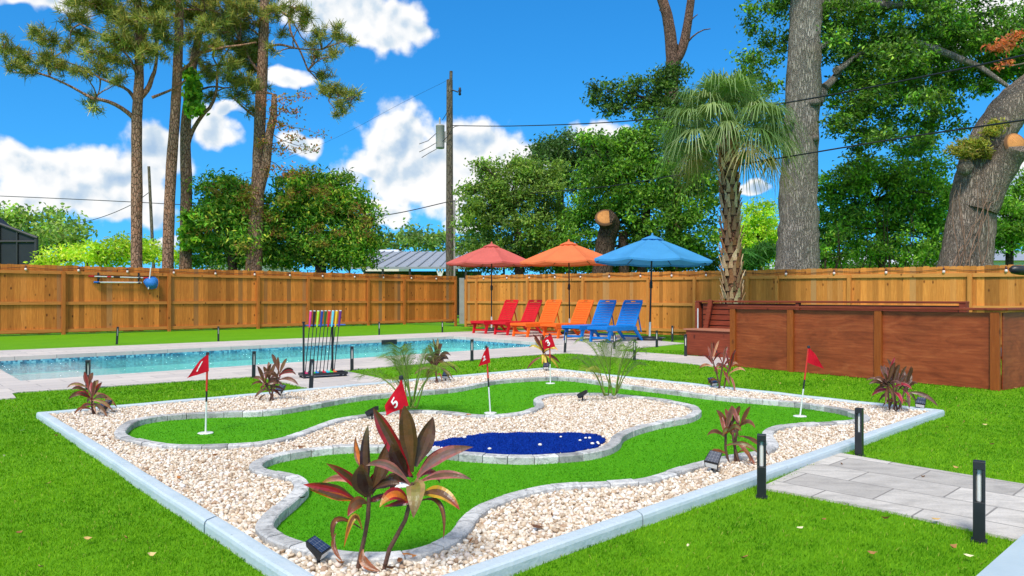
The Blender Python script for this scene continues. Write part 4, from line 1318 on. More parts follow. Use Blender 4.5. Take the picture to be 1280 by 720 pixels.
# entry bench and diagonal stringer
bn = MB().box((-.98, Dp - .34, .225), (1.7, .55, .43), bev=.004); bn.build('bench_box', M['redwood'], tub)
MB().box((-.98, Dp - .34, .455), (1.78, .6, .025), bev=.004).build('bench_top', m_plain('bench_top_wood', s(176, 112, 84), .5, .12, 5), tub)
MB().box((-1.78, Dp - .09, .67), (.09, .03, .62), Matrix.Rotation(.22, 3, 'Y'), bev=.004).build('stringer', M['redwood'], tub)
MB().tube([(-1.98, Dp - .12, .08), (-1.98, Dp - .12, .82)], .012, 8).build('grab_rail', M['alu'], tub)
MB().box((Lf / 2, Dp / 2, .35), (Lf - .1, Dp - .1, .04)).build('liner', m_plain('tub_liner', s(60, 90, 104), .4, .1, 4), tub)

# dark lamp arm entering at the right
la = thing('lamp_arm', 'black rounded lamp arm reaching in beyond the tub at the right', 'lamp', (0, 0, 0))
a = at(1266, 337, 9.5); b = at(1345, 344, 9.5)
MB().tube([a + Vector((-.03, 0, 0)), a, a.lerp(b, .1), b], [.03, .055, .062, .062], 16).build('lamp_housing', M['black'], la)
MB().tube([b + Vector((-.05, 0, 0)), Vector((b.x - .05, b.y, 0))], .03, 10).build('lamp_post', M['black'], la)

# fallen leaves on the turf
rl = random.Random(21)
lm = m_attr('dry_leaf', .7, .2, 40)
spots = [(1052,583),(1183,538),(1205,531),(1231,535),(1262,524),(1198,511),(1214,497),(1144,533),(1170,656),(1192,692),(1211,703),(1107,655),(1030,656),(1000,667),(1154,599),(1195,590),(24,673),(28,542),(110,681),(158,680),(51,717),(190,702),(204,611),(185,613),
         (70,549),(1270,488),(1240,560),(975,482),(760,470),(1090,500),(165,492),(240,490),(600,465),(650,458),(1030,478),(5,575),(60,610),(860,690),(930,705),(1090,700)]
for i, (px, py) in enumerate(spots):
    p = G(px, py)
    if inpoly(np.array([[p.x, p.y]]), PATH)[0]: pz = .014
    else: pz = .024
    L_, w_ = rl.uniform(.011, .023), rl.uniform(.005, .009)
    c_ = s(*rl.choice([(214, 190, 130), (196, 160, 96), (150, 104, 60), (226, 214, 170), (170, 120, 70)]))
    cu = rl.uniform(.004, .012)
    vs = [(-L_, 0, cu), (-L_ * .4, -w_, .002), (-L_ * .4, w_, cu), (L_ * .3, -w_ * .8, 0), (L_ * .3, w_ * .8, cu * .8), (L_, 0, cu), (-L_ * .4, 0, 0), (L_ * .3, 0, -.001)]
    fs = [(0, 1, 6), (0, 6, 2), (1, 3, 7, 6), (6, 7, 4, 2), (3, 5, 7), (7, 5, 4)]
    o = MB().add(vs, fs, False, c_).build('fallen_leaf', lm, attr=True, loc=(p.x, p.y, pz), rz=rl.uniform(0, 6.28))
    tag(o, 'small dry leaf lying on the green turf', 'leaf', 'fallen leaves on the turf')
for i, (px, py) in enumerate([(500, 702), (486, 711), (512, 697), (425, 704), (376, 560), (268, 570), (224, 598), (588, 678), (672, 660), (955, 577), (1075, 515), (586, 520), (378, 623), (690, 645), (130, 545), (355, 505)]):
    p = G(px, py, .045)
    L_, w_ = rl.uniform(.016, .034), rl.uniform(.006, .012)
    c_ = s(*rl.choice([(120, 76, 44), (150, 96, 54), (96, 62, 40), (176, 110, 50)])); cu = rl.uniform(.006, .016)
    vs = [(-L_, 0, cu), (-L_ * .4, -w_, .002), (-L_ * .4, w_, cu), (L_ * .3, -w_ * .8, 0), (L_ * .3, w_ * .8, cu * .8), (L_, 0, cu), (-L_ * .4, 0, 0), (L_ * .3, 0, -.001)]
    o = MB().add(vs, [(0, 1, 6), (0, 6, 2), (1, 3, 7, 6), (6, 7, 4, 2), (3, 5, 7), (7, 5, 4)], False, c_).build('fallen_leaf', lm, attr=True, loc=(p.x, p.y, .047), rz=rl.uniform(0, 6.28))
    tag(o, 'small brown dead leaf lying on the white pebbles', 'leaf', 'dead leaves on the pebbles')
# ================================================================== leaf tools
def leaf_quads(C, L, Wd, cols, rng, up=.5, fold=.18, dirs=None):
    n = len(C)
    A = rng.normal(size=(n, 3)) if dirs is None else dirs + rng.normal(0, .35, (n, 3))
    A /= np.linalg.norm(A, axis=1)[:, None]
    N = rng.normal(size=(n, 3)) + np.array([0, 0, up * 2])
    N -= A * (N * A).sum(1)[:, None]; N /= np.linalg.norm(N, axis=1)[:, None] + 1e-9
    S = np.cross(A, N)
    L = np.broadcast_to(L, n)[:, None]; Wd = np.broadcast_to(Wd, n)[:, None]
    b = C - A * L * .5; t_ = C + A * L * .5 - N * L * .12
    m = C + A * L * .02
    l_ = m + S * Wd * .5 + N * Wd * fold; r_ = m - S * Wd * .5 + N * Wd * fold
    V = np.stack([b, r_, t_, l_], 1).reshape(-1, 3)
    Fc = (np.arange(n) * 4)[:, None] + np.array([[0, 1, 2, 3]])
    return V, Fc, cols

def tint(n, base, rng, spread=.18, warm=.1):
    """per-leaf colour of its own: old and young leaves"""
    base = np.array(base)
    i = rng.integers(0, len(base), n)
    c = base[i] * np.array([2.5, 1.95, 2.0]) * np.exp(rng.normal(0, spread, (n, 1)))
    c[:, 0] *= np.exp(rng.normal(0, warm, n))
    return np.clip(c, .003, .9)

def crown_points(clumps, rng, per, sigma, shell=(.55, 1.05), low=-.75):
    """clumps: (centre, (rx,ry,rz), twigs) -> leaf centres, one clump colour index"""
    out = []; tw = []
    for c, r, nt in clumps:
        d = rng.normal(size=(nt * 2, 3)); d /= np.linalg.norm(d, axis=1)[:, None]
        d = d[d[:, 2] > low][:nt]
        f = rng.uniform(shell[0] ** 3, shell[1] ** 3, len(d)) ** (1 / 3)
        T = np.array(c[:]) + d * f[:, None] * np.array(r)
        for q in range(len(T)):
            k = max(3, int(per * 2.3 * rng.uniform(.5, 1.5)))
            sg = sigma * rng.uniform(.6, 1.35)
            out.append(T[q] + rng.normal(0, 1, (k, 3)) * np.array([sg, sg, sg * .62]))
            tw.append(np.full(k, rng.normal(0, .27)))
    return np.concatenate(out), np.concatenate(tw)

def foliage(name, clumps, mat, rng, per, sigma, L, Wd, base, parent, up=.5, spread=.16, **kw):
    C, tw = crown_points(clumps, rng, per, sigma, **kw)
    n = len(C)
    cols = tint(n, base, rng, spread) * np.exp(tw)[:, None]
    L, Wd = L * .86, Wd * .92
    V, Fc, c = leaf_quads(C, L * rng.uniform(.7, 1.25, n), Wd * rng.uniform(.75, 1.2, n), cols, rng, up)
    NLEAF[0] += n
    return np_mesh(name, V, Fc, mat, np.clip(c, .002, .9), parent)

NLEAF = [0]
def limb(mb, p0, p1, r0, r1, rng, bend=.12, n=7, steps=6, sag=0.0):
    p0, p1 = Vector(p0), Vector(p1); d = p1 - p0; L = d.length
    o = Vector((rng.uniform(-1, 1), rng.uniform(-1, 1), rng.uniform(-.6, 1))) * L * bend
    o2 = Vector((rng.uniform(-1, 1), rng.uniform(-1, 1), rng.uniform(-1, 1))) * L * bend * .4
    pts, rad = [], []
    for i in range(steps + 1):
        u = i / steps
        w = 4 * u * (1 - u)
        pts.append(p0 + d * u + o * w + o2 * math.sin(u * 6.28) - Vector((0, 0, sag * L * u * u)))
        rad.append(r0 + (r1 - r0) * u ** .8)
    mb.tube(pts, rad, n)
    return pts

def trunk_tube(mb, pts, radii, rng, n=14, sub=5, wob=.05):
    P = [Vector(p) for p in pts]; out, rad = [], []
    m = len(P)
    for i in range(m - 1):
        p0, p1, p2, p3 = P[max(i - 1, 0)], P[i], P[i + 1], P[min(i + 2, m - 1)]
        for q in range(sub):
            u = q / sub
            out.append(.5 * ((2 * p1) + (p2 - p0) * u + (2 * p0 - 5 * p1 + 4 * p2 - p3) * u * u + (3 * p1 - p0 - 3 * p2 + p3) * u ** 3))
            rad.append(radii[i] + (radii[i + 1] - radii[i]) * u)
    out.append(P[-1]); rad.append(radii[-1])
    mb.tube(out, rad, n, wob=wob, rng=rng)

def rel(root, p): return Vector(p) - root.location

M['pine_bark'] = m_bark('pine_bark', s(112, 80, 62), s(204, 160, 132), (5.5, 5.5, 2.2), patch=s(190, 130, 98))
def m_oak(name, dark, light):
    t = NT(name)
    n = t.noise(t.coords((7, 7, 1.1)), 2.6, 9, .74, .6)
    fis = t.n('ShaderNodeTexVoronoi', feature='DISTANCE_TO_EDGE'); fis.inputs['Scale'].default_value = 2.3
    wob = t.n('ShaderNodeVectorMath', operation='MULTIPLY_ADD'); nn_ = t.n('ShaderNodeTexNoise'); nn_.inputs['Scale'].default_value = 3.0; nn_.inputs['Detail'].default_value = 5
    cv = t.coords((9, 9, 1.15)); t.l(cv, nn_.inputs['Vector']); t.l(nn_.outputs['Color'], wob.inputs[0]); wob.inputs[1].default_value = (.9, .9, .9); t.l(cv, wob.inputs[2]); t.l(wob.outputs[0], fis.inputs['Vector'])
    e = t.ramp(fis.outputs['Distance'], [(.0, 0.0), (.22, 1.0)])
    n3 = t.noise(t.coords(), .9, 4, .6)
    col = t.ramp(n, [(.32, dark), (.5, mul([(a + b) / 2 for a, b in zip(dark, light)], 1.0)), (.7, light)])
    col = t.mix(t.math('MULTIPLY', t.math('SUBTRACT', 1.0, e), .6), col, mul(dark, .5))
    col = t.mix(t.ramp(n3, [(.45, 0.0), (.7, .4)]), col, mul(light, .62))
    t.bsdf(col, .9, 0, .12, t.bump(t.math('ADD', n, t.math('MULTIPLY', e, .8)), 1.0, .07))
    return t.m
M['oak_brown'] = m_oak('oak_bark_brown', s(134, 116, 102), s(210, 190, 170))
M['snag_bark'] = m_bark('snag_bark', s(84, 62, 50), s(150, 116, 98), (5.5, 5.5, 2.2), patch=s(132, 96, 78))
M['oak_bark'] = m_oak('oak_bark', s(140, 128, 116), s(216, 202, 186))
M['dark_bark'] = m_bark('dark_bark', s(62, 50, 40), s(112, 92, 74), (6, 6, 1.8))
t = NT('cut_wood'); tcw = t.n('ShaderNodeTexCoord')
wvw = t.n('ShaderNodeTexWave', wave_type='RINGS', rings_direction='Z'); wvw.inputs['Scale'].default_value = 9; wvw.inputs['Distortion'].default_value = 2.5; wvw.inputs['Detail'].default_value = 3
t.l(tcw.outputs['Object'], wvw.inputs['Vector'])
cw = t.ramp(wvw.outputs['Fac'], [(.2, s(176, 112, 60)), (.8, s(220, 156, 92))])
ln_ = t.n('ShaderNodeVectorMath', operation='LENGTH'); t.l(tcw.outputs['Object'], ln_.inputs[0])
cw = t.mix(t.ramp(ln_.outputs['Value'], [(.27, 0.0), (.32, .9)]), cw, s(92, 70, 54))
cw = t.mix(t.ramp(t.noise(t.coords(), 7, 5, .7), [(.5, 0.0), (.75, .6)]), cw, s(132, 86, 52))
t.bsdf(cw, .85, 0, .15); M['cut_wood'] = t.m
M['grey_twig'] = m_plain('grey_twig', s(120, 104, 90), .85, .2, 9)

# ================================================================== pines
def pine(label, Y, path, radii, limbs, tufts, seed, extra=None):
    rng = np.random.default_rng(seed); r = random.Random(seed)
    b = at(path[0][0], HZ, Y); b.z = 0
    root = thing('pine_tree', label, 'pine tree', (b.x, b.y, 0), 0, 'tall pines behind the brown fence')
    mb = MB()
    P = [rel(root, at(x, y, Y + (dy[0] if dy else 0))) for x, y, *dy in path]
    P[0].z = -.2
    trunk_tube(mb, P, radii, r, 14, 6, .05)
    for x0, y0, x1, y1, d0, d1, r0, r1 in limbs:
        limb(mb, rel(root, at(x0, y0, Y + d0)), rel(root, at(x1, y1, Y + d1)), r0, r1, r, .02 if r0 > .13 else .10, 10 if r0 > .13 else 8, 7)
    # finer twigs out to the tufts
    allp = []
    for (x, y, rad, d, cnt) in tufts:
        c = rel(root, at(x, y, Y + d)); R = rad * Y / F
        src = min(((rel(root, at(l[2], l[3], Y + l[5])) - c).length, i) for i, l in enumerate(limbs))
        l = limbs[src[1]]
        limb(mb, rel(root, at(l[2], l[3], Y + l[5])), c, .03, .012, r, .14, 5, 5)
        for q in range(cnt):
            o = rng.normal(0, 1, 3); o /= np.linalg.norm(o)
            p = np.array(c[:]) + o * R * rng.uniform(.3, 1.45) * np.array([1, 1, .72])
            allp.append(p)
            mb.tube([c, c.lerp(Vector(p), .55) + Vector((0, 0, .03)), Vector(p)], [.020, .013, .006], 4, cap=False)
    mb.build('trunk', M['pine_bark'], root)
    T = np.array(allp); k = 34
    n = len(T) * k
    ax = rng.normal(size=(len(T), 3)) * .5 + np.array([0, 0, .45]); ax /= np.linalg.norm(ax, axis=1)[:, None]
    D = rng.normal(size=(n, 3)); D /= np.linalg.norm(D, axis=1)[:, None]
    D = D + np.repeat(ax, k, 0) * .75; D /= np.linalg.norm(D, axis=1)[:, None]
    Ln = rng.uniform(.16, .30, n)
    C = np.repeat(T, k, 0) + rng.normal(0, .05, (n, 3)) + D * Ln[:, None] * .5
    tw = np.repeat(rng.normal(0, .22, len(T)), k)
    cols = tint(n, [s(80, 98, 38), s(96, 108, 44), s(68, 88, 38), s(116, 120, 52)], rng, .15) * np.exp(tw)[:, None]
    N = rng.normal(size=(n, 3)); S = np.cross(D, N); S /= np.linalg.norm(S, axis=1)[:, None]
    w = .020
    V = np.stack([C - D * Ln[:, None] * .5 - S * w * .5, C - D * Ln[:, None] * .5 + S * w * .5, C + D * Ln[:, None] * .5 + S * w * .25, C + D * Ln[:, None] * .5 - S * w * .25], 1).reshape(-1, 3)
    Fc = (np.arange(n) * 4)[:, None] + np.array([[0, 1, 2, 3]])
    np_mesh('crown', V, Fc, M['needle'], cols, root)
    return root, rng, r
T1 = [(5,61,12),(28,71,13),(47,42,12),(61,75,13),(66,52,11),(78,85,12),(94,24,14),(101,47,13),(118,66,12),(106,90,10),(113,127,8),(120,138,6),(127,85,13),(141,47,15),(146,75,13),(141,14,16),(165,28,17),(179,14,16),(175,52,16),
      (189,66,14),(198,28,17),(120,5,16),(95,5,12),(160,60,13),(205,50,14),(150,100,9),(18,85,9),(40,90,8),(85,60,9),(205,10,14),(150,-20,22),(190,-25,24),(110,-18,18)]
def tf(lst, seed, m=1.0):
    r = random.Random(seed)
    return [(x, y, rad, r.uniform(-1.6, 1.6), max(4, int(rad * rad / 8.5 * m))) for x, y, rad in lst]
pine('straight pine trunk with a wide crown at the far left behind the fence', 24.0,
     [(170.5, 340), (171, 240), (171, 150), (174, 95), (173, 40), (172, -40), (174, -90)], [.185, .17, .16, .14, .12, .09, .04],
     [(171, 152, 118, 124, 0, -.4, .09, .05), (118, 124, 62, 96, -.4, -.8, .05, .03), (62, 96, 10, 88, -.8, -.9, .032, .015), (170, 128, 125, 98, 0, .7, .07, .03), (125, 98, 66, 72, .7, .8, .035, .02), (172, 125, 193, 90, 0, .3, .10, .06),
      (193, 90, 206, 30, .3, .5, .06, .03), (175, 100, 150, 60, 0, -.7, .06, .03), (150, 60, 100, 30, -.7, -.6, .03, .02), (173, 60, 190, 20, 0, -.8, .05, .02), (174, 70, 140, 20, 0, .9, .05, .02), (190, 122, 232, 100, .2, .4, .05, .03), (172, -40, 130, -15, 0, 0, .05, .02), (172, -40, 200, -20, 0, 0, .05, .02)],
     tf(T1, 1), 1)
T2 = [(232,20,14),(246,12,15),(215,-5,16),(255,35,13),(240,45,11),(262,10,14),(225,-28,20),(250,-25,20)]
pine('tall slim pine second from the left leaning slightly right', 24.6,
     [(208, 340), (212, 250), (219, 140), (223, 60), (225, -30), (226, -90)], [.18, .175, .16, .145, .12, .06],
     [(221, 92, 252, 66, 0, -.3, .06, .045), (252, 66, 320, 53, -.3, -.5, .045, .03), (224, 10, 255, 15, 0, .3, .05, .02), (224, 25, 205, 5, 0, .4, .05, .02)], tf(T2, 2), 2)
T3 = [(282,20,15),(296,35,14),(305,12,15),(312,55,13),(300,65,12),(285,82,12),(270,60,13),(318,85,12),(316,105,10),(303,102,10),(268,95,11),(258,85,9),(246,72,10),(292,55,11),(322,30,14),(275,40,12),(262,120,8),(290,-15,20),(265,-10,16),(318,-12,18)]
root3, rng3, r3 = pine('pine with ivy on its trunk third from the left', 26.0,
     [(231, 340), (233, 240), (232, 165), (240, 90), (252, 20), (258, -60)], [.22, .20, .175, .14, .10, .05],
     [(235, 180, 262, 135, 0, -.3, .09, .06), (262, 135, 272, 82, -.3, -.4, .06, .04), (272, 82, 300, 50, -.4, -.2, .04, .02), (236, 115, 280, 110, 0, .5, .05, .03), (280, 110, 312, 95, .5, .6, .03, .02), (245, 70, 290, 30, 0, .4, .05, .02), (236, 100, 255, 85, 0, .8, .04, .02)], tf(T3, 3, 1.15), 3)
iv = [(rel(root3, at(x, y, 25.7)), (rr * 26 / F,) * 3, k) for x, y, rr, k in ((238, 95, 7, 22), (241, 108, 6, 18), (241, 122, 7, 22), (244, 138, 8, 24), (236, 290, 10, 26), (240, 303, 9, 20), (234, 275, 6, 10))]
foliage('ivy', iv, M['leaf'], rng3, 9, .09, .22, .14, [s(96, 140, 40), s(120, 160, 50), s(70, 120, 40)], root3, .6)
T4 = [(345,15,12),(365,10,11),(376,30,9),(400,45,10),(420,40,10),(430,52,9),(415,68,10),(395,72,9),(404,95,10),(416,110,10),(430,116,11),(440,124,9),(426,134,9),(402,112,7),(384,18,9),(354,42,8),(390,55,8),(302,10,14),(285,30,13),(290,100,11),(303,120,12),(312,70,13),(318,140,9),(298,78,10),(322,110,9),(340,62,7),(420,145,6),(348,-18,18),(310,-20,18)]
root4, rng4, r4 = pine('leaning twin stemmed pine nearest the middle with reddish bark', 26.2,
     [(315, 342), (319, 290), (322, 235), (325, 150), (329, 60), (331, -20), (332, -90)], [.31, .27, .22, .20, .18, .15, .06],
     [(319, 262, 332, 210, 0, -.2, .19, .17), (332, 210, 341, 150, -.2, -.3, .17, .14), (341, 150, 343, 118, -.3, -.3, .14, .09), (329, 62, 368, 60, 0, -.3, .05, .035), (368, 60, 402, 62, -.3, -.5, .035, .02), (330, 5, 362, 22, 0, .3, .06, .045),
      (362, 22, 385, 88, .3, .4, .045, .03), (385, 88, 412, 122, .4, .4, .03, .015), (329, 50, 300, 20, 0, .4, .05, .02), (326, 150, 285, 118, 0, .7, .05, .02), (327, 92, 290, 30, 0, .3, .06, .03), (331, 5, 350, 10, 0, -.3, .04, .02)], tf(T4, 4), 4)
tw_ = [(rel(root4, at(x, y, 25.9)), (rr * 26 / F, .4, rr * 26 / F * .6), k) for x, y, rr, k in ((352,125,12,9),(365,140,14,9),(380,120,10,6),(350,160,14,10),(372,170,12,8),(356,190,15,10),(385,185,9,5),(345,215,12,8),(365,215,12,6),(398,170,6,3),(338,140,10,7),(330,180,10,8))]
foliage('sparse_foliage', tw_, M['leaf'], rng4, 5, .12, .13, .07, [s(96, 92, 40), s(120, 84, 44), s(74, 92, 36), s(140, 96, 54)], root4, .2)
mb = MB()
for x0, y0, x1, y1 in ((340,150,398,168),(338,165,390,186),(342,130,380,118),(334,200,370,218),(338,180,372,170),(341,140,366,138)):
    limb(mb, rel(root4, at(x0, y0, 25.95)), rel(root4, at(x1, y1, 25.9)), .02, .006, r4, .12, 5, 5)
mb.build('branch', M['grey_twig'], root4)

# ================================================================== broadleaf trees
def tree(name, label, cat, Y, trunk, radii, clumps, seed, base, L=.16, Wd=.08, per=26, sigma=.2, dens=1.0, bark='dark_bark', group=None, mat='leaf', limbs=True, depth=1.0, up=.5, more=None):
    """trunk: photo-survey points at distance Y; clumps: (px, py, rx, ry, extra depth)"""
    rng = np.random.default_rng(seed); r = random.Random(seed)
    b = at(trunk[0][0], HZ, Y); b.z = 0
    root = thing(name, label, cat, (b.x, b.y, 0), 0, group)
    mb = MB(); P = [rel(root, at(x, y, Y + (d[0] if d else 0))) for x, y, *d in trunk]
    P[0].z = min(P[0].z, -.2)
    trunk_tube(mb, P, radii, r, 14, 5, .07)
    cl = []
    for x, y, rx, ry, d in clumps:
        D = Y + d
        c = rel(root, at(x, y, D)); Rx, Rz = rx * D / F, ry * D / F
        nt = max(6, int(dens * 3.1 * 9.5 * (Rx * Rz) / (sigma * 2.2) ** 2 * .42))
        cl.append((c, (Rx, min(Rx, Rz * 1.4) * depth, Rz), nt))
        if limbs:
            src = min(P[len(P) // 2:], key=lambda p: (p - c).length)
            limb(mb, src, c, min(radii[-1] * .5, .06), .015, r, .12, 6, 6)
            for q in range(3):
                e = c + Vector((r.uniform(-1, 1) * Rx, r.uniform(-1, 1) * Rx * .7, r.uniform(-.5, 1) * Rz)) * .8
                limb(mb, c.lerp(src, .15), e, .03, .008, r, .15, 5, 4)
    if more: more(mb, root, r)
    mb.build('trunk', M[bark], root)
    foliage('crown', cl, M[mat], rng, per, sigma, L, Wd, base, root, up)
    return root, rng
G_MANGO = [s(58, 102, 28), s(72, 120, 32), s(52, 92, 28), s(90, 136, 42), s(126, 148, 52)]
G_OAK = [s(72, 104, 38), s(86, 118, 46), s(60, 92, 34), s(100, 130, 54)]
G_DARK = [s(46, 78, 28), s(58, 92, 34), s(40, 70, 28), s(74, 106, 40)]
G_MID = [s(62, 104, 30), s(78, 124, 36), s(52, 90, 28), s(96, 140, 44)]
G_LIME = [s(120, 168, 40), s(140, 186, 54), s(98, 148, 36)]
def rc(spec, seed, n, box, rr, dd):
    r = random.Random(seed); out = list(spec)
    for _ in range(n): out.append((r.uniform(box[0], box[2]), r.uniform(box[1], box[3]), r.uniform(*rr), r.uniform(*rr) * .8, r.uniform(-dd, dd)))
    return out
# distant backdrop first
tree('broadleaf_tree', 'distant olive green tree at the far left beyond the screened cage', 'tree', 62, [(50, 335), (50, 290)], [.3, .2],
     [(20,290,34,22,0),(55,285,36,22,2),(80,295,26,18,-2),(5,275,26,14,0),(95,305,14,12,0),(60,305,40,14,0),(25,272,16,9,0)], 21, [s(92,124,58), s(78,110,52), s(108,138,64)], .5, .28, 14, .55, 1.0, group='trees beyond the brown fence')
tree('shrub', 'bright yellow green bushy shrub behind the left part of the brown fence', 'shrub', 27, [(110, 350), (110, 325)], [.08, .05],
     [(75,326,18,9,0),(100,320,20,12,.5),(125,316,20,14,-.5),(150,312,20,15,0),(172,314,20,13,.8),(192,318,18,12,0),(215,325,14,8,0),(140,326,24,8,0),(60,328,10,6,0)], 22, [s(132,172,40), s(110,152,34), s(150,186,60)], .2, .09, 20, .22, 1.1, group='shrubs beyond the fences')
for i, (x, lab, cl) in enumerate([(500, 'low distant tree line clump behind the grey canopy roof', [(490,305,22,12,0),(515,300,22,13,3),(535,303,20,11,0),(472,312,14,8,0)]),
        (570, 'low distant tree just left of the utility pole', [(555,302,18,12,0),(580,308,20,14,3),(590,318,16,12,0),(600,300,14,14,0)])]):
    tree('broadleaf_tree', lab, 'tree', 78, [(x, 340), (x, 312)], [.3, .2], cl, 30 + i, [s(74,106,48), s(62,94,46), s(90,120,58)], .6, .32, 12, .6, 1.1, group='trees beyond the brown fence')
MANGO = []
MANGO.append(tree('mango_tree', 'round glossy mango tree with reddish shoots between the slim pines', 'tree', 26.5, [(291, 345), (290, 300), (285, 275)], [.2, .16, .12],
     rc([(282,262,28,24,0),(268,275,22,22,-.4),(300,268,24,24,.4),(284,240,24,18,0),(300,245,20,18,0),(262,298,18,18,0),(300,300,22,22,0),(318,280,16,22,0),(256,318,18,14,0),(285,310,16,10,.5),(276,228,12,10,0)], 3, 8, (258,232,318,310), (7,11), .9) + [(262,325,18,11,0),(290,326,20,10,.3),(315,318,18,14,0),(322,295,14,18,.2)], 23, G_MANGO, .23, .075, 26, .22, 1.0, up=.25, group='mango trees beyond the fence')[0])
MANGO.append(tree('mango_tree', 'larger dense mango tree right of the leaning pine', 'tree', 27.5, [(402, 345), (400, 300), (398, 265)], [.24, .18, .12],
     rc([(372,240,26,22,0),(350,262,24,22,-.4),(395,252,28,26,.4),(428,250,28,24,0),(448,272,24,24,0),(415,280,34,28,0),(370,290,32,26,0),(452,300,22,20,0),(345,300,24,22,0),(400,312,36,18,0),(378,222,16,12,0),(425,228,16,13,0),(440,318,26,14,0),(340,322,22,12,0),(462,288,14,16,0)], 4, 12, (338,222,468,318), (7,12), .9) + [(345,322,20,14,0),(375,325,24,12,.3),(410,328,28,11,0),(445,326,24,12,.3),(332,300,14,18,.2),(330,272,12,16,.2)], 24, G_MANGO, .21, .075, 26, .22, 1.0, up=.25, group='mango trees beyond the fence')[0])
for ro, Yt, spots_, sd in ((MANGO[0], 25.6, [(268,243),(283,238),(300,252),(273,258),(262,280),(286,292),(310,240),(294,268),(255,290),(270,306),(305,310),(279,225),(318,262)], 91),
                       (MANGO[1], 26.3, [(372,222),(352,250),(395,238),(430,232),(445,262),(412,262),(380,272),(455,290),(345,292),(362,305),(425,295),(400,305),(440,310),(335,275),(388,212),(420,215),(365,240),(408,240),(437,245),(460,275),(395,285)], 92)):
    rg = np.random.default_rng(sd)
    cl_ = [(rel(ro, at(x, y, Yt + rg.uniform(-.3, .3))), (.26, .26, .22), 6) for x, y in spots_]
    foliage('young_leaves', cl_[::2] if sd == 91 else [c for i_, c in enumerate(cl_) if i_ % 3], M['leaf'], rg, 7, .12, .17, .045, [s(86, 58, 34), s(98, 78, 38), s(92, 92, 34), s(96, 112, 38), s(92, 110, 36)], ro, .1)
rs = random.Random(9)
# right-hand trees
tree('broadleaf_tree', 'grey green oak behind the red parasol with a feathery edge', 'oak tree', 30, [(650, 345), (648, 300), (640, 260)], [.22, .17, .12],
     rc([(640,235,40,28,0),(610,255,32,28,-.5),(672,245,30,30,0),(600,285,30,26,0),(650,285,44,36,0),(690,285,30,30,.5),(625,215,24,14,0),(660,212,24,16,0),(590,262,14,10,0),(640,318,50,18,0),(600,318,26,16,0),(680,315,30,18,0),(585,240,8,6,0)], 5, 16, (585,205,705,310), (6,11), 1.2), 25, G_OAK, .17, .08, 24, .2, .8, group='oaks beyond the honey fence')
tree('broadleaf_tree', 'dark tree rising behind the grey green oak', 'tree', 38, [(700, 345), (700, 270), (700, 220)], [.28, .22, .16],
     rc([(690,200,28,22,0),(715,190,32,24,0),(745,205,30,28,0),(705,225,34,28,0),(680,185,14,10,0),(735,178,20,10,0),(770,195,24,22,0),(672,200,10,9,0)], 6, 10, (672,175,770,240), (6,10), 1.2), 26, [s(56,90,42), s(68,102,48), s(48,80,38)], .24, .11, 20, .26, .9, group='oaks beyond the honey fence')
def c_more(mb, root, r):
    trunk_tube(mb, [rel(root, at(752, 345, 27.4)), rel(root, at(757, 305, 27.4)), rel(root, at(762, 282, 27.2)), rel(root, at(757, 272, 26.9))], [.40, .36, .38, .36], r, 14, 4, .06)
    limb(mb, rel(root, at(780, 345, 28)), rel(root, at(779, 290, 28)), .22, .18, r, .05, 8, 5)
rootC, rngC = tree('broadleaf_tree', 'leafy mid green tree with a sawn off trunk behind the blue parasol', 'oak tree', 28, [(800, 345), (805, 290), (812, 250)], [.2, .17, .12],
     rc([(790,190,34,28,0),(760,225,36,30,-.5),(800,235,44,36,0),(845,215,40,34,0),(870,255,32,34,0),(825,275,46,36,-.5),(780,262,30,24,.6),(870,295,30,30,0),(735,255,20,22,.8),(720,295,24,26,.8),(720,270,18,20,1.5),(840,315,50,20,0),(815,170,30,22,0),(790,312,20,14,1.5),(730,325,30,12,1.5),(880,225,22,26,0),(700,310,16,16,1.2)], 7, 18, (725,165,890,310), (7,13), 1.2), 27, G_MID, .19, .09, 24, .21, .74, more=c_more, group='oaks beyond the honey fence')
cf = at(757, 273, 26.8)
o = MB().lathe([(.0, .012), (.36, .012), (.385, -.05)], 20).build('sawn_face', M['cut_wood'], rootC, loc=rel(rootC, at(756.5, 271.5, 26.85)))
o.rotation_euler = Vector((-.1, -.75, .5)).to_track_quat('Z', 'Y').to_euler()
# bare snag pine
def snag():
    Y = 33; r = random.Random(8)
    b = at(842, HZ, Y); b.z = 0
    root = thing('pine_tree', 'bare forked pine trunk rising behind the fan palm', 'pine tree', (b.x, b.y, 0))
    mb = MB()
    trunk_tube(mb, [rel(root, at(842, 345, Y)), rel(root, at(842, 240, Y)), rel(root, at(839, 150, Y)), rel(root, at(840, 72, Y)), rel(root, at(834, 20, Y)), rel(root, at(820, -20, Y))], [.38, .36, .32, .28, .24, .2], r, 14, 6, .05)
    trunk_tube(mb, [rel(root, at(840, 82, Y)), rel(root, at(853, 60, Y)), rel(root, at(861, 20, Y)), rel(root, at(866, -20, Y))], [.24, .22, .19, .16], r, 12, 5, .05)
    for x0, y0, x1, y1 in ((860, 52, 888, 36), (858, 35, 872, 18), (835, 30, 824, 12), (848, 70, 847, 55)):
        limb(mb, rel(root, at(x0, y0, Y)), rel(root, at(x1, y1, Y - .3)), .05, .02, r, .1, 6, 4)
    mb.build('trunk', M['snag_bark'], root)
    return root
snag()
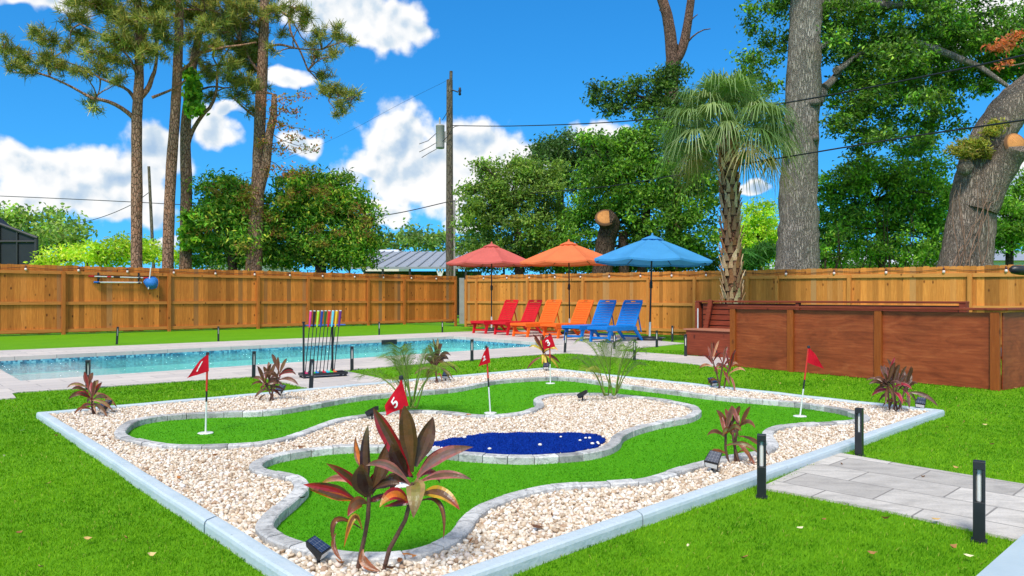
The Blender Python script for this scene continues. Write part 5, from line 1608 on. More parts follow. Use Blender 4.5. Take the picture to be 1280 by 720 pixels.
tree('broadleaf_tree', 'loose leafy branches around the base of the forked pine', 'tree', 31, [(838, 345), (836, 200), (832, 130)], [.16, .12, .08],
     [(755,112,16,9,0),(775,118,16,12,0),(800,122,18,14,0),(825,105,20,14,0),(838,120,22,20,0),(790,105,14,8,0),(745,125,8,6,0),(760,140,14,8,0),(815,140,24,16,0),(845,95,16,12,0),(850,150,26,20,0),(770,132,10,7,0)], 28, G_DARK, .2, .09, 20, .2, .8, group='oaks beyond the honey fence')
tree('broadleaf_tree', 'bright yellow green tree seen between the fan palm and the big oak trunk', 'tree', 36, [(950, 345), (950, 290)], [.15, .1],
     rc([(950,270,20,20,0),(945,300,26,24,0),(965,310,18,18,0),(925,300,14,20,0),(955,325,30,12,0)], 10, 6, (930,255,972,320), (6,9), 1), 29, G_LIME, .2, .09, 22, .22, 1.0, group='trees beyond the honey fence')
tree('shrub', 'dark strappy shrub at the foot of the fan palm behind the fence', 'shrub', 24.5, [(940, 345), (940, 330)], [.08, .05],
     [(940,325,14,12,0),(955,318,12,12,0),(925,328,10,8,0)], 31, [s(40,86,30), s(54,104,38)], .5, .035, 16, .12, 1.5, group='shrubs beyond the fences', up=.1)

for x0, Yh, lab, cl in ((630, 31.5, 'dark hedge like shrub behind the honey fence below the red parasol', [(600,330,22,14,0),(630,326,26,16,.5),(660,330,24,14,0),(645,318,20,12,0),(612,318,16,12,0)]),
                        (720, 31.0, 'dark hedge like shrub behind the honey fence below the orange parasol', [(690,330,24,14,0),(720,328,26,15,.5),(745,332,20,12,0),(705,318,22,12,0)]),
                        (820, 30.5, 'dark hedge like shrub behind the honey fence below the blue parasol', [(780,332,20,12,0),(805,328,26,15,0),(840,328,26,15,.5),(870,328,24,16,0),(855,315,24,14,0),(895,330,16,14,0)]),
                        (1090, 33, 'dark low shrub mass between the two oak trunks', [(1040,335,18,10,0),(1075,334,24,10,.5),(1110,336,26,9,0),(1145,335,24,10,.5),(1175,334,18,11,0)])):
    tree('shrub', lab, 'shrub', Yh, [(x0, 350), (x0, 330)], [.06, .04], cl, 300 + x0, G_DARK, .17, .08, 20, .2, 1.0, group='shrubs beyond the fences', limbs=False)
# big oak
OY = 22.5
BIG = [(1060,20,34,24,0),(1100,35,36,28,1),(1145,30,38,30,0),(1190,40,38,30,1),(1235,55,34,28,0),(1080,70,34,28,1.5),(1125,85,38,30,0),(1170,95,38,32,2),(1215,100,30,28,1.5),(1060,110,26,26,1),
       (1095,130,32,26,.5),(1140,140,34,28,1),(1185,150,24,24,2),(1065,155,22,24,1.5),(1100,175,34,22,1),(1150,180,26,20,2),(1040,60,18,22,.5),(970,15,18,16,1),(945,40,14,14,.5),(958,70,16,18,1),(940,95,14,12,.5),(965,110,16,14,.5),
       (935,75,12,9,0),(985,60,12,20,1.5),(950,10,14,10,0),(1265,35,24,30,0),(1275,90,22,26,.5),(1040,15,20,20,1),(975,140,12,12,1),(960,165,9,8,1),(925,120,12,8,0),(1080,200,18,10,1),(1290,60,24,34,0),(1110,-20,60,26,0),(1200,-15,60,28,0),(980,-20,40,18,0),(1155,55,40,30,3),(1105,100,40,30,3),(1200,75,40,30,3)]
def big_more(mb, root, r):
    for x0, y0, x1, y1, r0, r1, d in ((1022, 8, 1110, 6, .22, .12, .3), (1110, 6, 1190, 20, .12, .05, .6), (1010, -10, 960, -25, .2, .1, 0), (1024, 60, 1060, 42, .10, .05, .3), (1020, 128, 1030, 110, .22, .14, .2), (1030, 110, 1060, 80, .14, .07, .5),
                                       (1140, 54, 1205, 76, .13, .10, -.6), (1205, 76, 1260, 108, .10, .06, -.6), (1045, 88, 1080, 65, .12, .06, .4)):
        limb(mb, rel(root, at(x0, y0, OY)), rel(root, at(x1, y1, OY + d)), r0, r1, r, .06, 9, 6)
    # knots and bosses on the trunk
    for x, y, rr in ((1019, 172, .12), (985, 190, .08), (1018, 128, .2), (1006, 247, .1), (990, 150, .09)):
        p = rel(root, at(x, y, OY - .45))
        mb.lathe([(.0, .1), (rr * .6, .07), (rr, .0), (rr * .7, -.1), (.0, -.12)], 10, p)
rootB, rngB = tree('live_oak', 'huge straight grey oak trunk right of the fan palm with a broad overhead crown', 'oak tree', OY, [(996, 350), (996, 325), (998, 285), (998, 235), (1001, 175), (1004, 110), (1006, 50), (1008, -10), (1008, -60)],
     [.74, .62, .58, .55, .53, .51, .48, .46, .40], rc(BIG, 12, 34, (1045,0,1275,185), (8,15), 2.2), 32, G_MID + G_DARK, .17, .075, 22, .17, .62, bark='oak_bark', more=big_more, limbs=False)
# middle greenery below it
tree('broadleaf_tree', 'lower green tree filling the gap between the two oak trunks', 'tree', 27, [(1105, 345), (1100, 290), (1095, 250)], [.14, .12, .08],
     rc([(1060,230,26,26,0),(1095,220,28,24,0),(1130,240,30,30,0),(1160,220,24,24,0),(1050,270,28,26,.5),(1090,275,34,30,0),(1140,285,34,30,0),(1175,265,24,30,0),(1045,305,22,18,0),(1165,310,24,14,0),(1035,240,16,18,0),(1125,310,30,10,1),(1050,322,22,12,.5),(1085,312,26,14,0),(1150,318,26,12,0),(1035,290,18,22,0),(1110,325,30,8,.3),(1180,300,16,20,0)], 13, 14, (1035,205,1185,300), (7,12), 1.4), 33, G_MID + [s(112,154,52)], .18, .08, 22, .19, .85, group='trees beyond the honey fence')
tree('broadleaf_tree', 'green tree at the right edge behind the leaning oak', 'tree', 28, [(1262, 345), (1262, 290)], [.16, .12],
     rc([(1255,270,20,20,0),(1280,255,22,24,0),(1262,300,26,18,0),(1290,290,24,26,0),(1240,305,14,14,0),(1275,225,16,14,0),(1230,315,16,8,0)], 14, 8, (1235,240,1290,310), (7,11), 1), 34, G_MID, .18, .08, 22, .19, .8, group='trees beyond the honey fence')
for i, (x0, lab, sc) in enumerate([(1030, 'thin twiggy shrub against the white house left of the middle', 1), (1110, 'thin twiggy shrub against the white house behind the tub', 1)]):
    def tw(mb, root, r, x0=x0):
        for k in range(9):
            x = x0 + r.uniform(-25, 45)
            limb(mb, rel(root, at(x, 345, 25)), rel(root, at(x + r.uniform(-25, 25), r.uniform(255, 300), 25)), .022, .006, r, .1, 5, 5)
    tree('shrub', lab, 'shrub', 25, [(x0, 345), (x0 + 2, 310)], [.04, .03], [(x0 + 5,318,18,8,0),(x0 + 35,322,20,8,0),(x0 - 12,308,12,10,0),(x0 + 22,300,14,10,0),(x0 + 50,308,14,10,0)], 36 + i, G_MID, .16, .07, 12, .16, .6, more=tw, group='shrubs beyond the fences', limbs=False)

# leaning oak at the right
def leaning_oak():
    Y = 19.5; r = random.Random(15); rng = np.random.default_rng(15)
    b = at(1212, HZ, Y); b.z = 0
    root = thing('live_oak', 'massive leaning oak trunk at the right with a sawn stub and ferns', 'oak tree', (b.x, b.y, 0))
    q = lambda x, y, d=0: rel(root, at(x, y, Y + d))
    mb = MB()
    trunk_tube(mb, [q(1205, 350), q(1208, 320), q(1214, 275), q(1222, 230), q(1236, 180), q(1262, 138), q(1300, 105), q(1350, 80)], [.72, .62, .57, .58, .50, .48, .45, .42], r, 22, 6, .04)
    trunk_tube(mb, [q(1224, 262, -.25), q(1240, 226, -.4), q(1258, 201, -.62), q(1270.5, 181.5, -.90)], [.44, .42, .36, .325], r, 16, 5, .05)
    for x, y, rr in ((1206, 208, .20),):
        mb.lathe([(.0, .2), (rr * .6, .15), (rr, .0), (rr * .7, -.2), (.0, -.25)], 12, q(x, y, -.5))
    mb.build('trunk', M['oak_brown'], root)
    d = (q(1272, 182, -.7) - q(1258, 200, -.55)).normalized()
    o = MB().lathe([(.0, .012), (.315, .012), (.335, -.06)], 24).build('sawn_face', M['cut_wood'], root, loc=q(1271, 181, -.92))
    o.rotation_euler = (Vector((.22, -.9, .22))).to_track_quat('Z', 'Y').to_euler()
    mb = MB()
    for k in range(9):
        x0 = r.uniform(1182, 1232); pts = []
        for j in range(9):
            u = j / 8
            y = 340 - u * r.uniform(100, 115)
            xx = x0 + 14 * math.sin(u * 3 + k) + u * 22
            pts.append(q(xx, y, -.80 + .05 * math.sin(j + k) + (.25 * abs(xx - 1212 - u * 12) / 34) ** 1.5))
        mb.tube(pts, [.017 - .0013 * j for j in range(9)], 5)
    mb.build('vine', m_plain('vine_stem', s(136, 106, 86), .85, .3, 9), root)
    fern = [(q(x, y, -.55), (rr * Y / F, .25, rr * Y / F * .7), k) for x, y, rr, k in ((1196,188,9,12),(1206,194,9,14),(1222,182,10,12),(1236,166,9,12),(1248,154,8,10),(1210,180,8,10),(1230,194,7,8))]
    foliage('fern', fern, M['leaf'], rng, 16, .09, .14, .035, [s(104, 122, 44), s(86, 104, 38), s(122, 124, 56)], root, .3)
    dead = [(q(x, y, -1.0), (rr * Y / F, .3, rr * Y / F * .6), k) for x, y, rr, k in ((1262,52,9,6),(1245,60,7,5),(1270,45,7,5),(1253,80,6,3))]
    foliage('dead_foliage', dead, M['leaf'], rng, 8, .10, .15, .06, [s(140, 84, 50), s(156, 104, 62), s(120, 74, 48)], root, .2)
    mb = MB()
    for x0, y0, x1, y1 in ((1320, 90, 1262, 55), (1262, 55, 1240, 62), (1290, 75, 1252, 82)):
        limb(mb, q(x0, y0, -.6), q(x1, y1, -1.0), .03, .01, r, .1, 5, 5)
    mb.build('branch', M['grey_twig'], root)
leaning_oak()

# ================================================================== fan palm
def fan_palm():
    Y = 17.6; r = random.Random(17); rng = np.random.default_rng(17)
    b = at(917, HZ, Y); b.z = 0
    root = thing('fan_palm', 'fan palm with a rough booted trunk standing before the honey fence', 'palm', (b.x, b.y, 0))
    q = lambda x, y, d=0: rel(root, at(x, y, Y + d))
    mb = MB(); path = [q(918, 420), q(917, 375), q(915, 310), q(913, 250), q(910, 190), q(909, 166)]
    path[0].z = -.2
    trunk_tube(mb, path, [.25, .21, .19, .19, .20, .17], r, 16, 5, .06)
    mb.build('trunk', m_bark('palm_bark', s(92, 60, 42), s(146, 104, 78), (5, 5, 3)), root)
    # leaf-base boots: crossed, in spiral rows, each a split wedge curving out
    bt = MB()
    zt = path[-1].z - .12
    nrow = 27
    for i in range(nrow):
        z = .15 + (zt - .15) * i / (nrow - 1)
        u = z / path[-1].z
        cx = path[1].x + (path[-2].x - path[1].x) * u
        nper = 8
        for k in range(nper):
            a = (k + (i % 2) * .5) * 2 * math.pi / nper + r.uniform(-.12, .12)
            d = Vector((math.cos(a), math.sin(a), 0)); sd = Vector((-math.sin(a), math.cos(a), 0))
            l_ = r.uniform(.22, .36); w = r.uniform(.045, .075); out_ = r.uniform(.05, .12); rad = .205 + .045 * max(0, .35 - u)
            p0 = Vector((cx, 0, z - .06)) + d * rad; p1 = p0 + d * out_ * .45 + Vector((0, 0, l_ * .55)); p2 = p0 + d * out_ + Vector((0, 0, l_)) + sd * r.uniform(-.05, .05)
            g = r.uniform(.75, 1.2); c = mul(s(*r.choice([(184, 146, 112), (152, 114, 86), (206, 172, 136), (166, 110, 76)])), g)
            th = d * .018
            vs = [p0 - sd * w, p0 + sd * w, p1 + sd * w * .62, p1 - sd * w * .62, p2 + sd * w * .22, p2 - sd * w * .22]
            vs += [x - th for x in vs]
            bt.add(vs, [(0, 1, 2, 3), (3, 2, 4, 5), (7, 6, 9, 8), (8, 9, 11, 10), (0, 3, 9, 6), (3, 5, 11, 9), (1, 7, 8, 2), (2, 8, 10, 4), (5, 4, 10, 11)], False, c)
    bt.build('leaf_boots', m_attr('boot_fibre', .85, .35, 26, .15, .4, 60), root, attr=True)
    top = path[-1] + Vector((0, 0, -.05))
    # fronds: petiole + fan of folded drooping segments
    VV, FF, CC = [], [], []; st = MB(); off = 0
    nf = 62
    for i in range(nf):
        a = i * 2.399963 + r.uniform(-.15, .15)
        e = math.radians(-30 + 116 * (i / (nf - 1)) ** .75 + r.uniform(-6, 6))
        d = Vector((math.cos(a) * math.cos(e), math.sin(a) * math.cos(e), math.sin(e)))
        pl = r.uniform(.95, 1.38) * (.85 if e < .2 else 1.0)
        droop = .22 if e > 0 else .1
        m1 = top + d * pl * .5 + Vector((0, 0, .06)); hub = top + d * pl - Vector((0, 0, droop * pl * .35))
        st.tube([top + d * .05, m1, hub], [.022, .017, .012], 5)
        fd = (hub - m1).normalized()
        upv = Vector((0, 0, 1)); sd = fd.cross(upv)
        sd = sd.normalized() if sd.length > .05 else Vector((1, 0, 0))
        nn = sd.cross(fd).normalized()
        R = r.uniform(.78, 1.02); ns = 40
        base = np.array([s(108, 140, 72), s(124, 152, 84), s(94, 126, 62), s(142, 160, 98)])[r.randrange(4)] * r.uniform(.85, 1.15)
        if e < -.25: base = np.array(s(170, 160, 104)) * r.uniform(.8, 1.1)
        for k in range(ns):
            t_ = (k / (ns - 1) - .5) * math.radians(225)
            L = R * (1 - .32 * abs(t_ / math.radians(112)) ** 2) * r.uniform(.92, 1.06)
            dr = fd * math.cos(t_) + sd * math.sin(t_)
            w = .0145
            curl = .16 * L * abs(math.sin(t_))
            ps = []
            for j in range(5):
                u = j / 4
                p = hub + dr * L * u + nn * (.10 * u * (1 - u) * L * 2) - Vector((0, 0, 1)) * (L * r.uniform(.4, 1.05) * u ** 1.9) - fd * curl * u * u + Vector((r.uniform(-.012, .012),) * 3) * u
                ps.append(p)
            wd = (.35, 1.0, .95, .6, .08)
            pd = dr.cross(nn).normalized()
            vs = []
            for p, ww in zip(ps, wd): vs += [p - pd * w * ww + nn * w * .35 * ww, p + pd * w * ww + nn * w * .35 * ww]
            VV.append(np.array([v[:] for v in vs])); FF.append(np.array([(2 * j, 2 * j + 1, 2 * j + 3, 2 * j + 2) for j in range(4)]) + off); off += 10
            CC.append(np.tile(base * r.uniform(.85, 1.18), (4, 1)))
    st.build('leaf_stalk', M['green_stem'], root)
    np_mesh('crown', np.concatenate(VV), np.concatenate(FF), M['frond'], np.concatenate(CC), root)
fan_palm()

# ================================================================== maroon cordylines
def blade(mb, p0, p1, p2, w, col, edge, tipc, rng, nseg=9, roll=0.0, prof=None, fold=.22, under=None):
    """strap leaf along a quadratic curve; 4 strips wide so the margins carry their own colour"""
    rows = []
    for j in range(nseg + 1):
        u = j / nseg
        p = p0 * (1 - u) ** 2 + p1 * 2 * u * (1 - u) + p2 * u * u
        d = ((p1 - p0) * 2 * (1 - u) + (p2 - p1) * 2 * u).normalized()
        sd = d.cross(Vector((0, -1, .35)))
        sd = sd.normalized() if sd.length > .05 else Vector((1, 0, 0))
        nn = sd.cross(d).normalized()
        ca, sa = math.cos(roll * (.4 + .6 * u)), math.sin(roll * (.4 + .6 * u))
        sd, nn = sd * ca + nn * sa, nn * ca - sd * sa
        k = (.20 + .8 * min(1, u / .38) ** 1.3) * (1 - max(0, (u - .5) / .5) ** 2.1) if prof is None else prof(u)
        ww = w * .5 * max(k, .03)
        wav = math.sin(u * 11 + w * 90) * ww * .12
        rows.append([p - sd * ww + nn * (ww * fold + wav), p - sd * ww * .5 + nn * ww * fold * .35, p, p + sd * ww * .5 + nn * ww * fold * .35, p + sd * ww + nn * (ww * fold - wav)])
    for j in range(nseg):
        u = (j + .5) / nseg
        for k in range(4):
            m = edge if k in (0, 3) else col
            f = max(0, (u - .7) / .3)
            c = tuple((m[q] * (1 - f) + tipc[q] * f) * (1 + rng.uniform(-.08, .08)) for q in range(3))
            if u < .2: c = tuple(c[q] * (u / .2) + edge[q] * (1 - u / .2) for q in range(3))
            mb.add([rows[j][k], rows[j][k + 1], rows[j + 1][k + 1], rows[j + 1][k]], [(0, 1, 2, 3)], True, c)
MAR, MAR2, PINK, RED, OLIVE, YEL, ORG, BRN, DARK = s(84, 54, 32), s(106, 70, 44), s(166, 96, 90), s(150, 24, 34), s(128, 116, 52), s(196, 150, 44), s(206, 106, 32), s(128, 72, 34), s(50, 22, 18)
def hero(label, base_px, stem, leaves, Y, seed, extra):
    r = random.Random(seed)
    b = at(*base_px, Y); 
    b.z = .03
    root = thing('cordyline_plant', label, 'plant', (b.x, b.y, b.z), 0, 'maroon cordylines in the golf bed')
    q = lambda x, y, d=0: rel(root, at(320 + x / 3, 480 + y / 3, Y + d))
    mb = MB()
    pts = [q(x, y, d) for x, y, d in stem]; pts[0].z = -.05
    mb.tube(pts, [.0075 + .0015 * (i % 2) * .4 for i in range(len(pts))], 8)
    mb.build('stem', M['stem'], root)
    for (x0, y0), (x1, y1), (x2, y2), w, d, col, edge, tip, roll in leaves:
        lb = MB()
        p0, p1, p2 = q(x0, y0, d * .1), q(x1, y1, d * .6), q(x2, y2, d)
        # make the curve pass through the middle point
        p1 = p1 * 2 - (p0 + p2) * .5
        blade(lb, p0, p1, p2, w / 3 * Y / F * .81, col, edge, tip, r, 12, roll)
        o = lb.build('leaf', M['cordy'], root, attr=True)
    return root
hero('big maroon cordyline with broad upright leaves in the near corner', (475, 714), [(465, 705, 0), (500, 620, .0), (560, 510, .01), (578, 440, .0), (588, 370, .0)],
     [((582, 345), (505, 205), (440, 90), 78, .05, MAR, RED, MAR, .5), ((586, 330), (572, 190), (556, 80), 82, -.02, MAR2, MAR, MAR2, .1), ((598, 310), (634, 215), (664, 123), 80, .04, MAR2, MAR, MAR, -.35),
      ((566, 345), (533, 285), (508, 222), 70, .0, DARK, DARK, MAR, .3), ((604, 345), (672, 272), (757, 230), 44, .06, MAR2, RED, MAR2, .2), ((606, 352), (690, 272), (814, 236), 56, -.05, s(136, 100, 94), PINK, MAR2, -.1),
      ((610, 370), (706, 340), (808, 358), 40, -.07, MAR2, PINK, MAR, .2), ((574, 372), (494, 304), (412, 306), 40, -.06, s(126, 92, 84), PINK, MAR2, .1), ((596, 378), (600, 395), (590, 502), 84, -.13, OLIVE, s(150, 124, 74), MAR2, 0.0),
      ((612, 420), (690, 408), (764, 472), 58, -.09, MAR2, YEL, RED, .35), ((612, 440), (690, 452), (702, 585), 22, -.08, BRN, MAR, BRN, .3), ((575, 450), (520, 412), (463, 462), 58, -.09, ORG, RED, YEL, -.2),
      ((585, 430), (560, 440), (478, 460), 34, -.03, RED, MAR, RED, .3), ((600, 360), (655, 330), (690, 372), 30, .1, RED, PINK, MAR, .2), ((580, 380), (530, 350), (482, 355), 40, .12, MAR2, PINK, MAR, .2),
      ((590, 350), (540, 345), (500, 410), 44, .08, s(96, 62, 48), MAR, MAR, .4)], 2.61, 61, None)
hero('maroon cordyline with red edged drooping leaves left of the biggest plant', (444, 714), [(372, 700, 0), (392, 640, 0), (408, 570, .01), (420, 500, .0), (424, 420, 0)],
     [((424, 410), (410, 275), (421, 153), 50, .03, MAR, DARK, s(96, 84, 50), .2), ((432, 415), (474, 310), (492, 216), 66, .02, MAR2, MAR, MAR, -.3), ((422, 420), (400, 370), (396, 300), 96, -.08, DARK, MAR, MAR2, .1),
      ((408, 330), (384, 270), (372, 196), 36, .05, ORG, BRN, BRN, .5), ((410, 425), (352, 352), (263, 298), 44, -.04, MAR, RED, BRN, .3), ((412, 405), (330, 352), (238, 378), 34, .06, PINK, s(196, 130, 110), YEL, .2),
      ((374, 437), (290, 398), (178, 377), 54, -.05, RED, MAR, s(180, 40, 40), .2), ((372, 437), (300, 420), (200, 395), 34, -.045, YEL, ORG, RED, .6), ((415, 448), (378, 446), (344, 497), 54, -.1, MAR2, BRN, RED, .3),
      ((434, 400), (490, 372), (540, 376), 42, -.03, MAR, DARK, MAR2, .2), ((398, 545), (366, 500), (330, 612), 30, -.06, BRN, YEL, ORG, .4), ((392, 540), (300, 510), (294, 612), 26, -.05, BRN, s(96, 56, 30), BRN, .4),
      ((300, 560), (292, 610), (326, 668), 22, -.06, s(120, 60, 36), BRN, BRN, .3), ((402, 620), (408, 670), (466, 702), 40, -.05, BRN, s(150, 84, 40), BRN, .2), ((428, 430), (446, 350), (520, 318), 36, .08, MAR, RED, MAR, .2),
      ((420, 440), (450, 430), (508, 405), 30, .03, RED, MAR, MAR, .2)], 2.62, 62, None)
def cordyline(label, px, py, top_py, spread, seed, n_stem, n_leaf, palette, wl=1.0, Yo=0):
    r = random.Random(seed)
    b = G(px, py, .03); Y = b.y; k = Y / F
    Ht = (py - top_py) * k; Sp = spread * k
    root = thing('cordyline_plant', label, 'plant', (b.x, b.y, .03), 0, 'maroon cordylines in the golf bed')
    st, lf = MB(), MB()
    for i in range(n_stem):
        bx = Vector((r.uniform(-.05, .05), r.uniform(-.05, .05), -.04))
        hh = Ht * r.uniform(.34, .62) if i else Ht * .58
        hd = Vector((r.uniform(-.25, .25) * Sp + bx.x, r.uniform(-.2, .2) * Sp, hh))
        st.tube([bx, bx.lerp(hd, .5) + Vector((r.uniform(-.015, .015), 0, 0)), hd], [.009, .008, .0075], 7)
        for j in range(n_leaf):
            a = j * 2.4 + r.uniform(-.8, .8); e = math.radians(r.uniform(80, 60) if j < n_leaf * .3 else (r.uniform(20, 62) if j < n_leaf * .72 else r.uniform(-35, 15)))
            L = (Ht - hh if e > 1.0 and i == 0 else Ht * .42) * r.uniform(.85, 1.1)
            L = max(L, Sp * .40) * r.uniform(.75, 1.12)
            d = Vector((math.cos(a) * math.cos(e), math.sin(a) * math.cos(e), math.sin(e)))
            p0 = hd - Vector((0, 0, r.uniform(0, .05) + (.08 * j / n_leaf)))
            p1 = p0 + d * L * .6; p2 = p0 + d * L - Vector((0, 0, L * (.08 if e > 1.0 else .42)))
            p1 = p1 * 1.0 + Vector((0, 0, L * .12))
            c, ed, tp = r.choice(palette)
            blade(lf, p0, p1, p2, r.uniform(.024, .038) * wl, c, ed, tp, r, 7, r.uniform(-.4, .4))
        if r.random() < .7:
            a = r.uniform(0, 6.28); p0 = bx.lerp(hd, .35); p2 = p0 + Vector((math.cos(a) * .14, math.sin(a) * .14, -.6 * p0.z))
            blade(lf, p0, p0 + Vector((math.cos(a) * .1, math.sin(a) * .1, .07)), p2, .025, BRN, s(150, 96, 54), BRN, r, 6, .5)
    st.build('stem', M['stem'], root); lf.build('foliage', M['cordy'], root, attr=True)
    return root
P_M = [(s(104, 74, 44), s(120, 66, 48), MAR), (MAR, RED, MAR), (MAR2, s(140, 84, 70), MAR2), (s(112, 82, 50), MAR2, BRN), (MAR, MAR2, DARK), (s(126, 96, 62), s(140, 90, 70), MAR2)]
P_G = P_M + [(s(150, 130, 70), PINK, MAR2), (s(170, 140, 90), s(180, 120, 90), BRN), (s(176, 60, 60), PINK, BRN)]
P_Y = [(MAR2, MAR, DARK), (MAR, RED, MAR), (s(206, 186, 60), s(190, 150, 50), BRN), (s(216, 200, 96), YEL, ORG), (MAR2, RED, MAR)]
P_P = [(s(104, 72, 62), s(130, 88, 84), MAR2), (s(120, 90, 80), MAR2, MAR2), (MAR2, s(120, 80, 74), MAR), (MAR, MAR2, MAR2), (s(96, 60, 50), MAR, BRN), (MAR2, MAR, MAR), (s(170, 40, 60), PINK, RED)]
cordyline('small cordyline with olive pink and red leaves in the left corner of the bed', 121, 519, 455, 56, 71, 2, 11, P_G, 1.1)
cordyline('slender maroon cordyline on the far kerb in front of the rack path', 341, 501, 436, 58, 72, 3, 10, P_M, .95)
cordyline('bushy dark cordyline on the far kerb right of the left palm tuft', 547, 479, 418, 60, 73, 2, 17, [(MAR2, MAR, DARK), (MAR, DARK, MAR), (s(96, 80, 48), MAR2, MAR), (s(150, 140, 84), s(120, 100, 60), MAR2)], .95)
cordyline('cordyline with yellow lower leaves behind the number three flag', 687, 461, 416, 60, 74, 1, 22, P_Y, 1.25)
cordyline('thin rust coloured cordyline on the far kerb before the wooden tub', 902, 487, 420, 44, 75, 3, 8, [(s(140, 84, 60), PINK, BRN), (MAR2, s(150, 90, 70), BRN), (s(196, 130, 90), s(210, 150, 110), BRN), (MAR, RED, MAR)], .9)
cordyline('full pinkish maroon cordyline in the right corner of the bed', 1118, 514, 441, 62, 76, 4, 13, P_P, 1.0)
cordyline('spindly brown cordyline on the right pebbles beside a solar spotlight', 919, 579, 490, 66, 77, 3, 6, [(s(104, 66, 44), BRN, MAR), (MAR2, s(130, 80, 60), BRN), (s(120, 110, 60), BRN, MAR2), (s(140, 84, 60), PINK, BRN)], .95)

# ================================================================== palm tufts
def palm_tuft(label, px, py, top_py, spread, seed, nf, lean=0.0):
    r = random.Random(seed); b = G(px, py, .03); k = b.y / F
    Ht = (py - top_py) * k; Sp = spread * k
    root = thing('palm_tuft', label, 'palm', (b.x, b.y, .03), 0, 'young feather palms in the golf bed')
    st = MB(); VV, FF, CC = [], [], []; off = 0
    for i in range(nf):
        a = i * 2.4 + r.uniform(-.4, .4)
        inner = i / nf
        e = 1.36 - .62 * inner * r.uniform(.5, 1.1)
        L = math.hypot(Ht, Sp * .6) * r.uniform(.95, 1.28) * (1.0 if inner < .6 else .85)
        b0 = Vector((r.uniform(-.045, .045), r.uniform(-.045, .045), -.03))
        d = Vector((math.cos(a) * math.cos(e), math.sin(a) * math.cos(e), math.sin(e)))
        pts = []
        for j in range(13):
            u = j / 12
            p = b0 + Vector((0, 0, Ht * .12 * min(1, u * 3))) + d * L * u * .86 - Vector((0, 0, L * .40 * u ** 2.9 * (1.25 - math.sin(e) * .55)))
            p.z = max(p.z, .05)
            pts.append(p)
        st.tube(pts, [.0058 * (1 - .8 * j / 12) + .0014 for j in range(13)], 6)
        base = np.array(r.choice([s(112, 138, 44), s(96, 126, 40), s(132, 152, 58), s(150, 156, 60), s(84, 112, 40)]))
        for j in range(28):
            u = .38 + .62 * j / 27
            x = u * 12; i0 = min(int(x), 11); p = pts[i0].lerp(pts[i0 + 1], x - i0)
            t_ = (pts[i0 + 1] - pts[i0]).normalized()
            sd = t_.cross(Vector((0, 0, 1))); sd = sd.normalized() if sd.length > .03 else Vector((1, 0, 0))
            for sg in (-1, 1):
                l_ = L * .30 * (1 - .55 * abs(u - .55) / .45) * r.uniform(.8, 1.15)
                dd = (sd * sg * .8 + t_ * .75 + Vector((0, 0, .18))).normalized()
                w = .0024
                q1 = p + dd * l_ * .55; q2 = p + dd * l_ - Vector((0, 0, l_ * .38))
                nn = dd.cross(t_).normalized(); wd = dd.cross(nn).normalized() * w
                VV.append(np.array([(p - wd * .5)[:], (p + wd * .5)[:], (q1 + wd)[:], (q1 - wd)[:], (q2 + wd * .1)[:], (q2 - wd * .1)[:]]))
                FF.append(np.array([(0, 1, 2, 3), (3, 2, 4, 5)]) + off); off += 6
                CC.append(np.tile(base * r.uniform(.8, 1.2), (2, 1)))
    st.build('frond_stalk', M['green_stem'], root)
    np_mesh('leaflets', np.concatenate(VV), np.concatenate(FF), M['frond'], np.concatenate(CC), root)
palm_tuft('wide arching feather palm behind the number five flag', 514, 517, 424, 120, 81, 10)
palm_tuft('upright feather palm at the right end of the middle pebbles', 763, 500, 424, 120, 82, 10)

# ================================================================== buildings, poles, cables beyond the fences
M['screen'] = m_plain('dark_screen', s(38, 40, 44), .6, .15, 3)
M['frame_dark'] = m_plain('bronze_frame', s(58, 56, 56), .5, .1, 6)
M['roof_grey'] = m_plain('grey_roof', s(150, 154, 160), .5, .06, 2)
M['wall_white'] = m_plain('white_wall', s(228, 214, 198), .8, .05, 2)
M['roof_white'] = m_plain('pale_roof', s(214, 216, 220), .6, .06, 2)
cg = thing('screened_cage', 'dark screened pool cage at the far left edge beyond the fence', 'pool cage', (at(20, HZ, 30).x, 30, 0))
q = lambda x, y, d=0: rel(cg, at(x, y, 30 + d))
a, b = q(-120, 250), q(46, 299)
c0 = q(46, 345)
def cage_box():
    mb = MB()
    zt, zb = q(46, 299).z, -.2
    zl = q(-120, 236).z
    xs0, xs1 = q(-120, 300).x, q(46, 300).x
    for y0 in (0,):
        mb.add([(xs0, y0, zb), (xs1, y0, zb), (xs1, y0, zt), (xs0, y0, zl)], [(0, 1, 2, 3)])
    xb = xs1 - 2.97
    mb.add([(xs1, 0, zb), (xb, 4.5, zb), (xb, 4.5, zt), (xs1, 0, zt)], [(0, 1, 2, 3)])
    mb.add([(xs0, 0, zl), (xs1, 0, zt), (xb, 4.5, zt), (xs0, 4.5, zl)], [(0, 1, 2, 3)])
    return mb, xs0, xs1, zl, zt
mb, xs0, xs1, zl, zt = cage_box()
mb.build('screen', M['screen'], cg)
fr = MB()
fr.tube([(xs0, -.03, zl + .04), (xs1 + .05, -.03, zt + .04)], .07, 6); fr.tube([(xs1, -.03, -.2), (xs1, -.03, zt)], .08, 6)
fr.tube([(xs0, -.03, q(0, 302).z), (xs1, -.03, q(0, 302).z)], .05, 6)
for x in (-40, 0, 22): fr.tube([(q(x, 300).x, -.03, -.2), (q(x, 300).x, -.03, zl + (zt - zl) * (q(x, 300).x - xs0) / (xs1 - xs0))], .04, 6)
fr.build('frame', M['frame_dark'], cg)

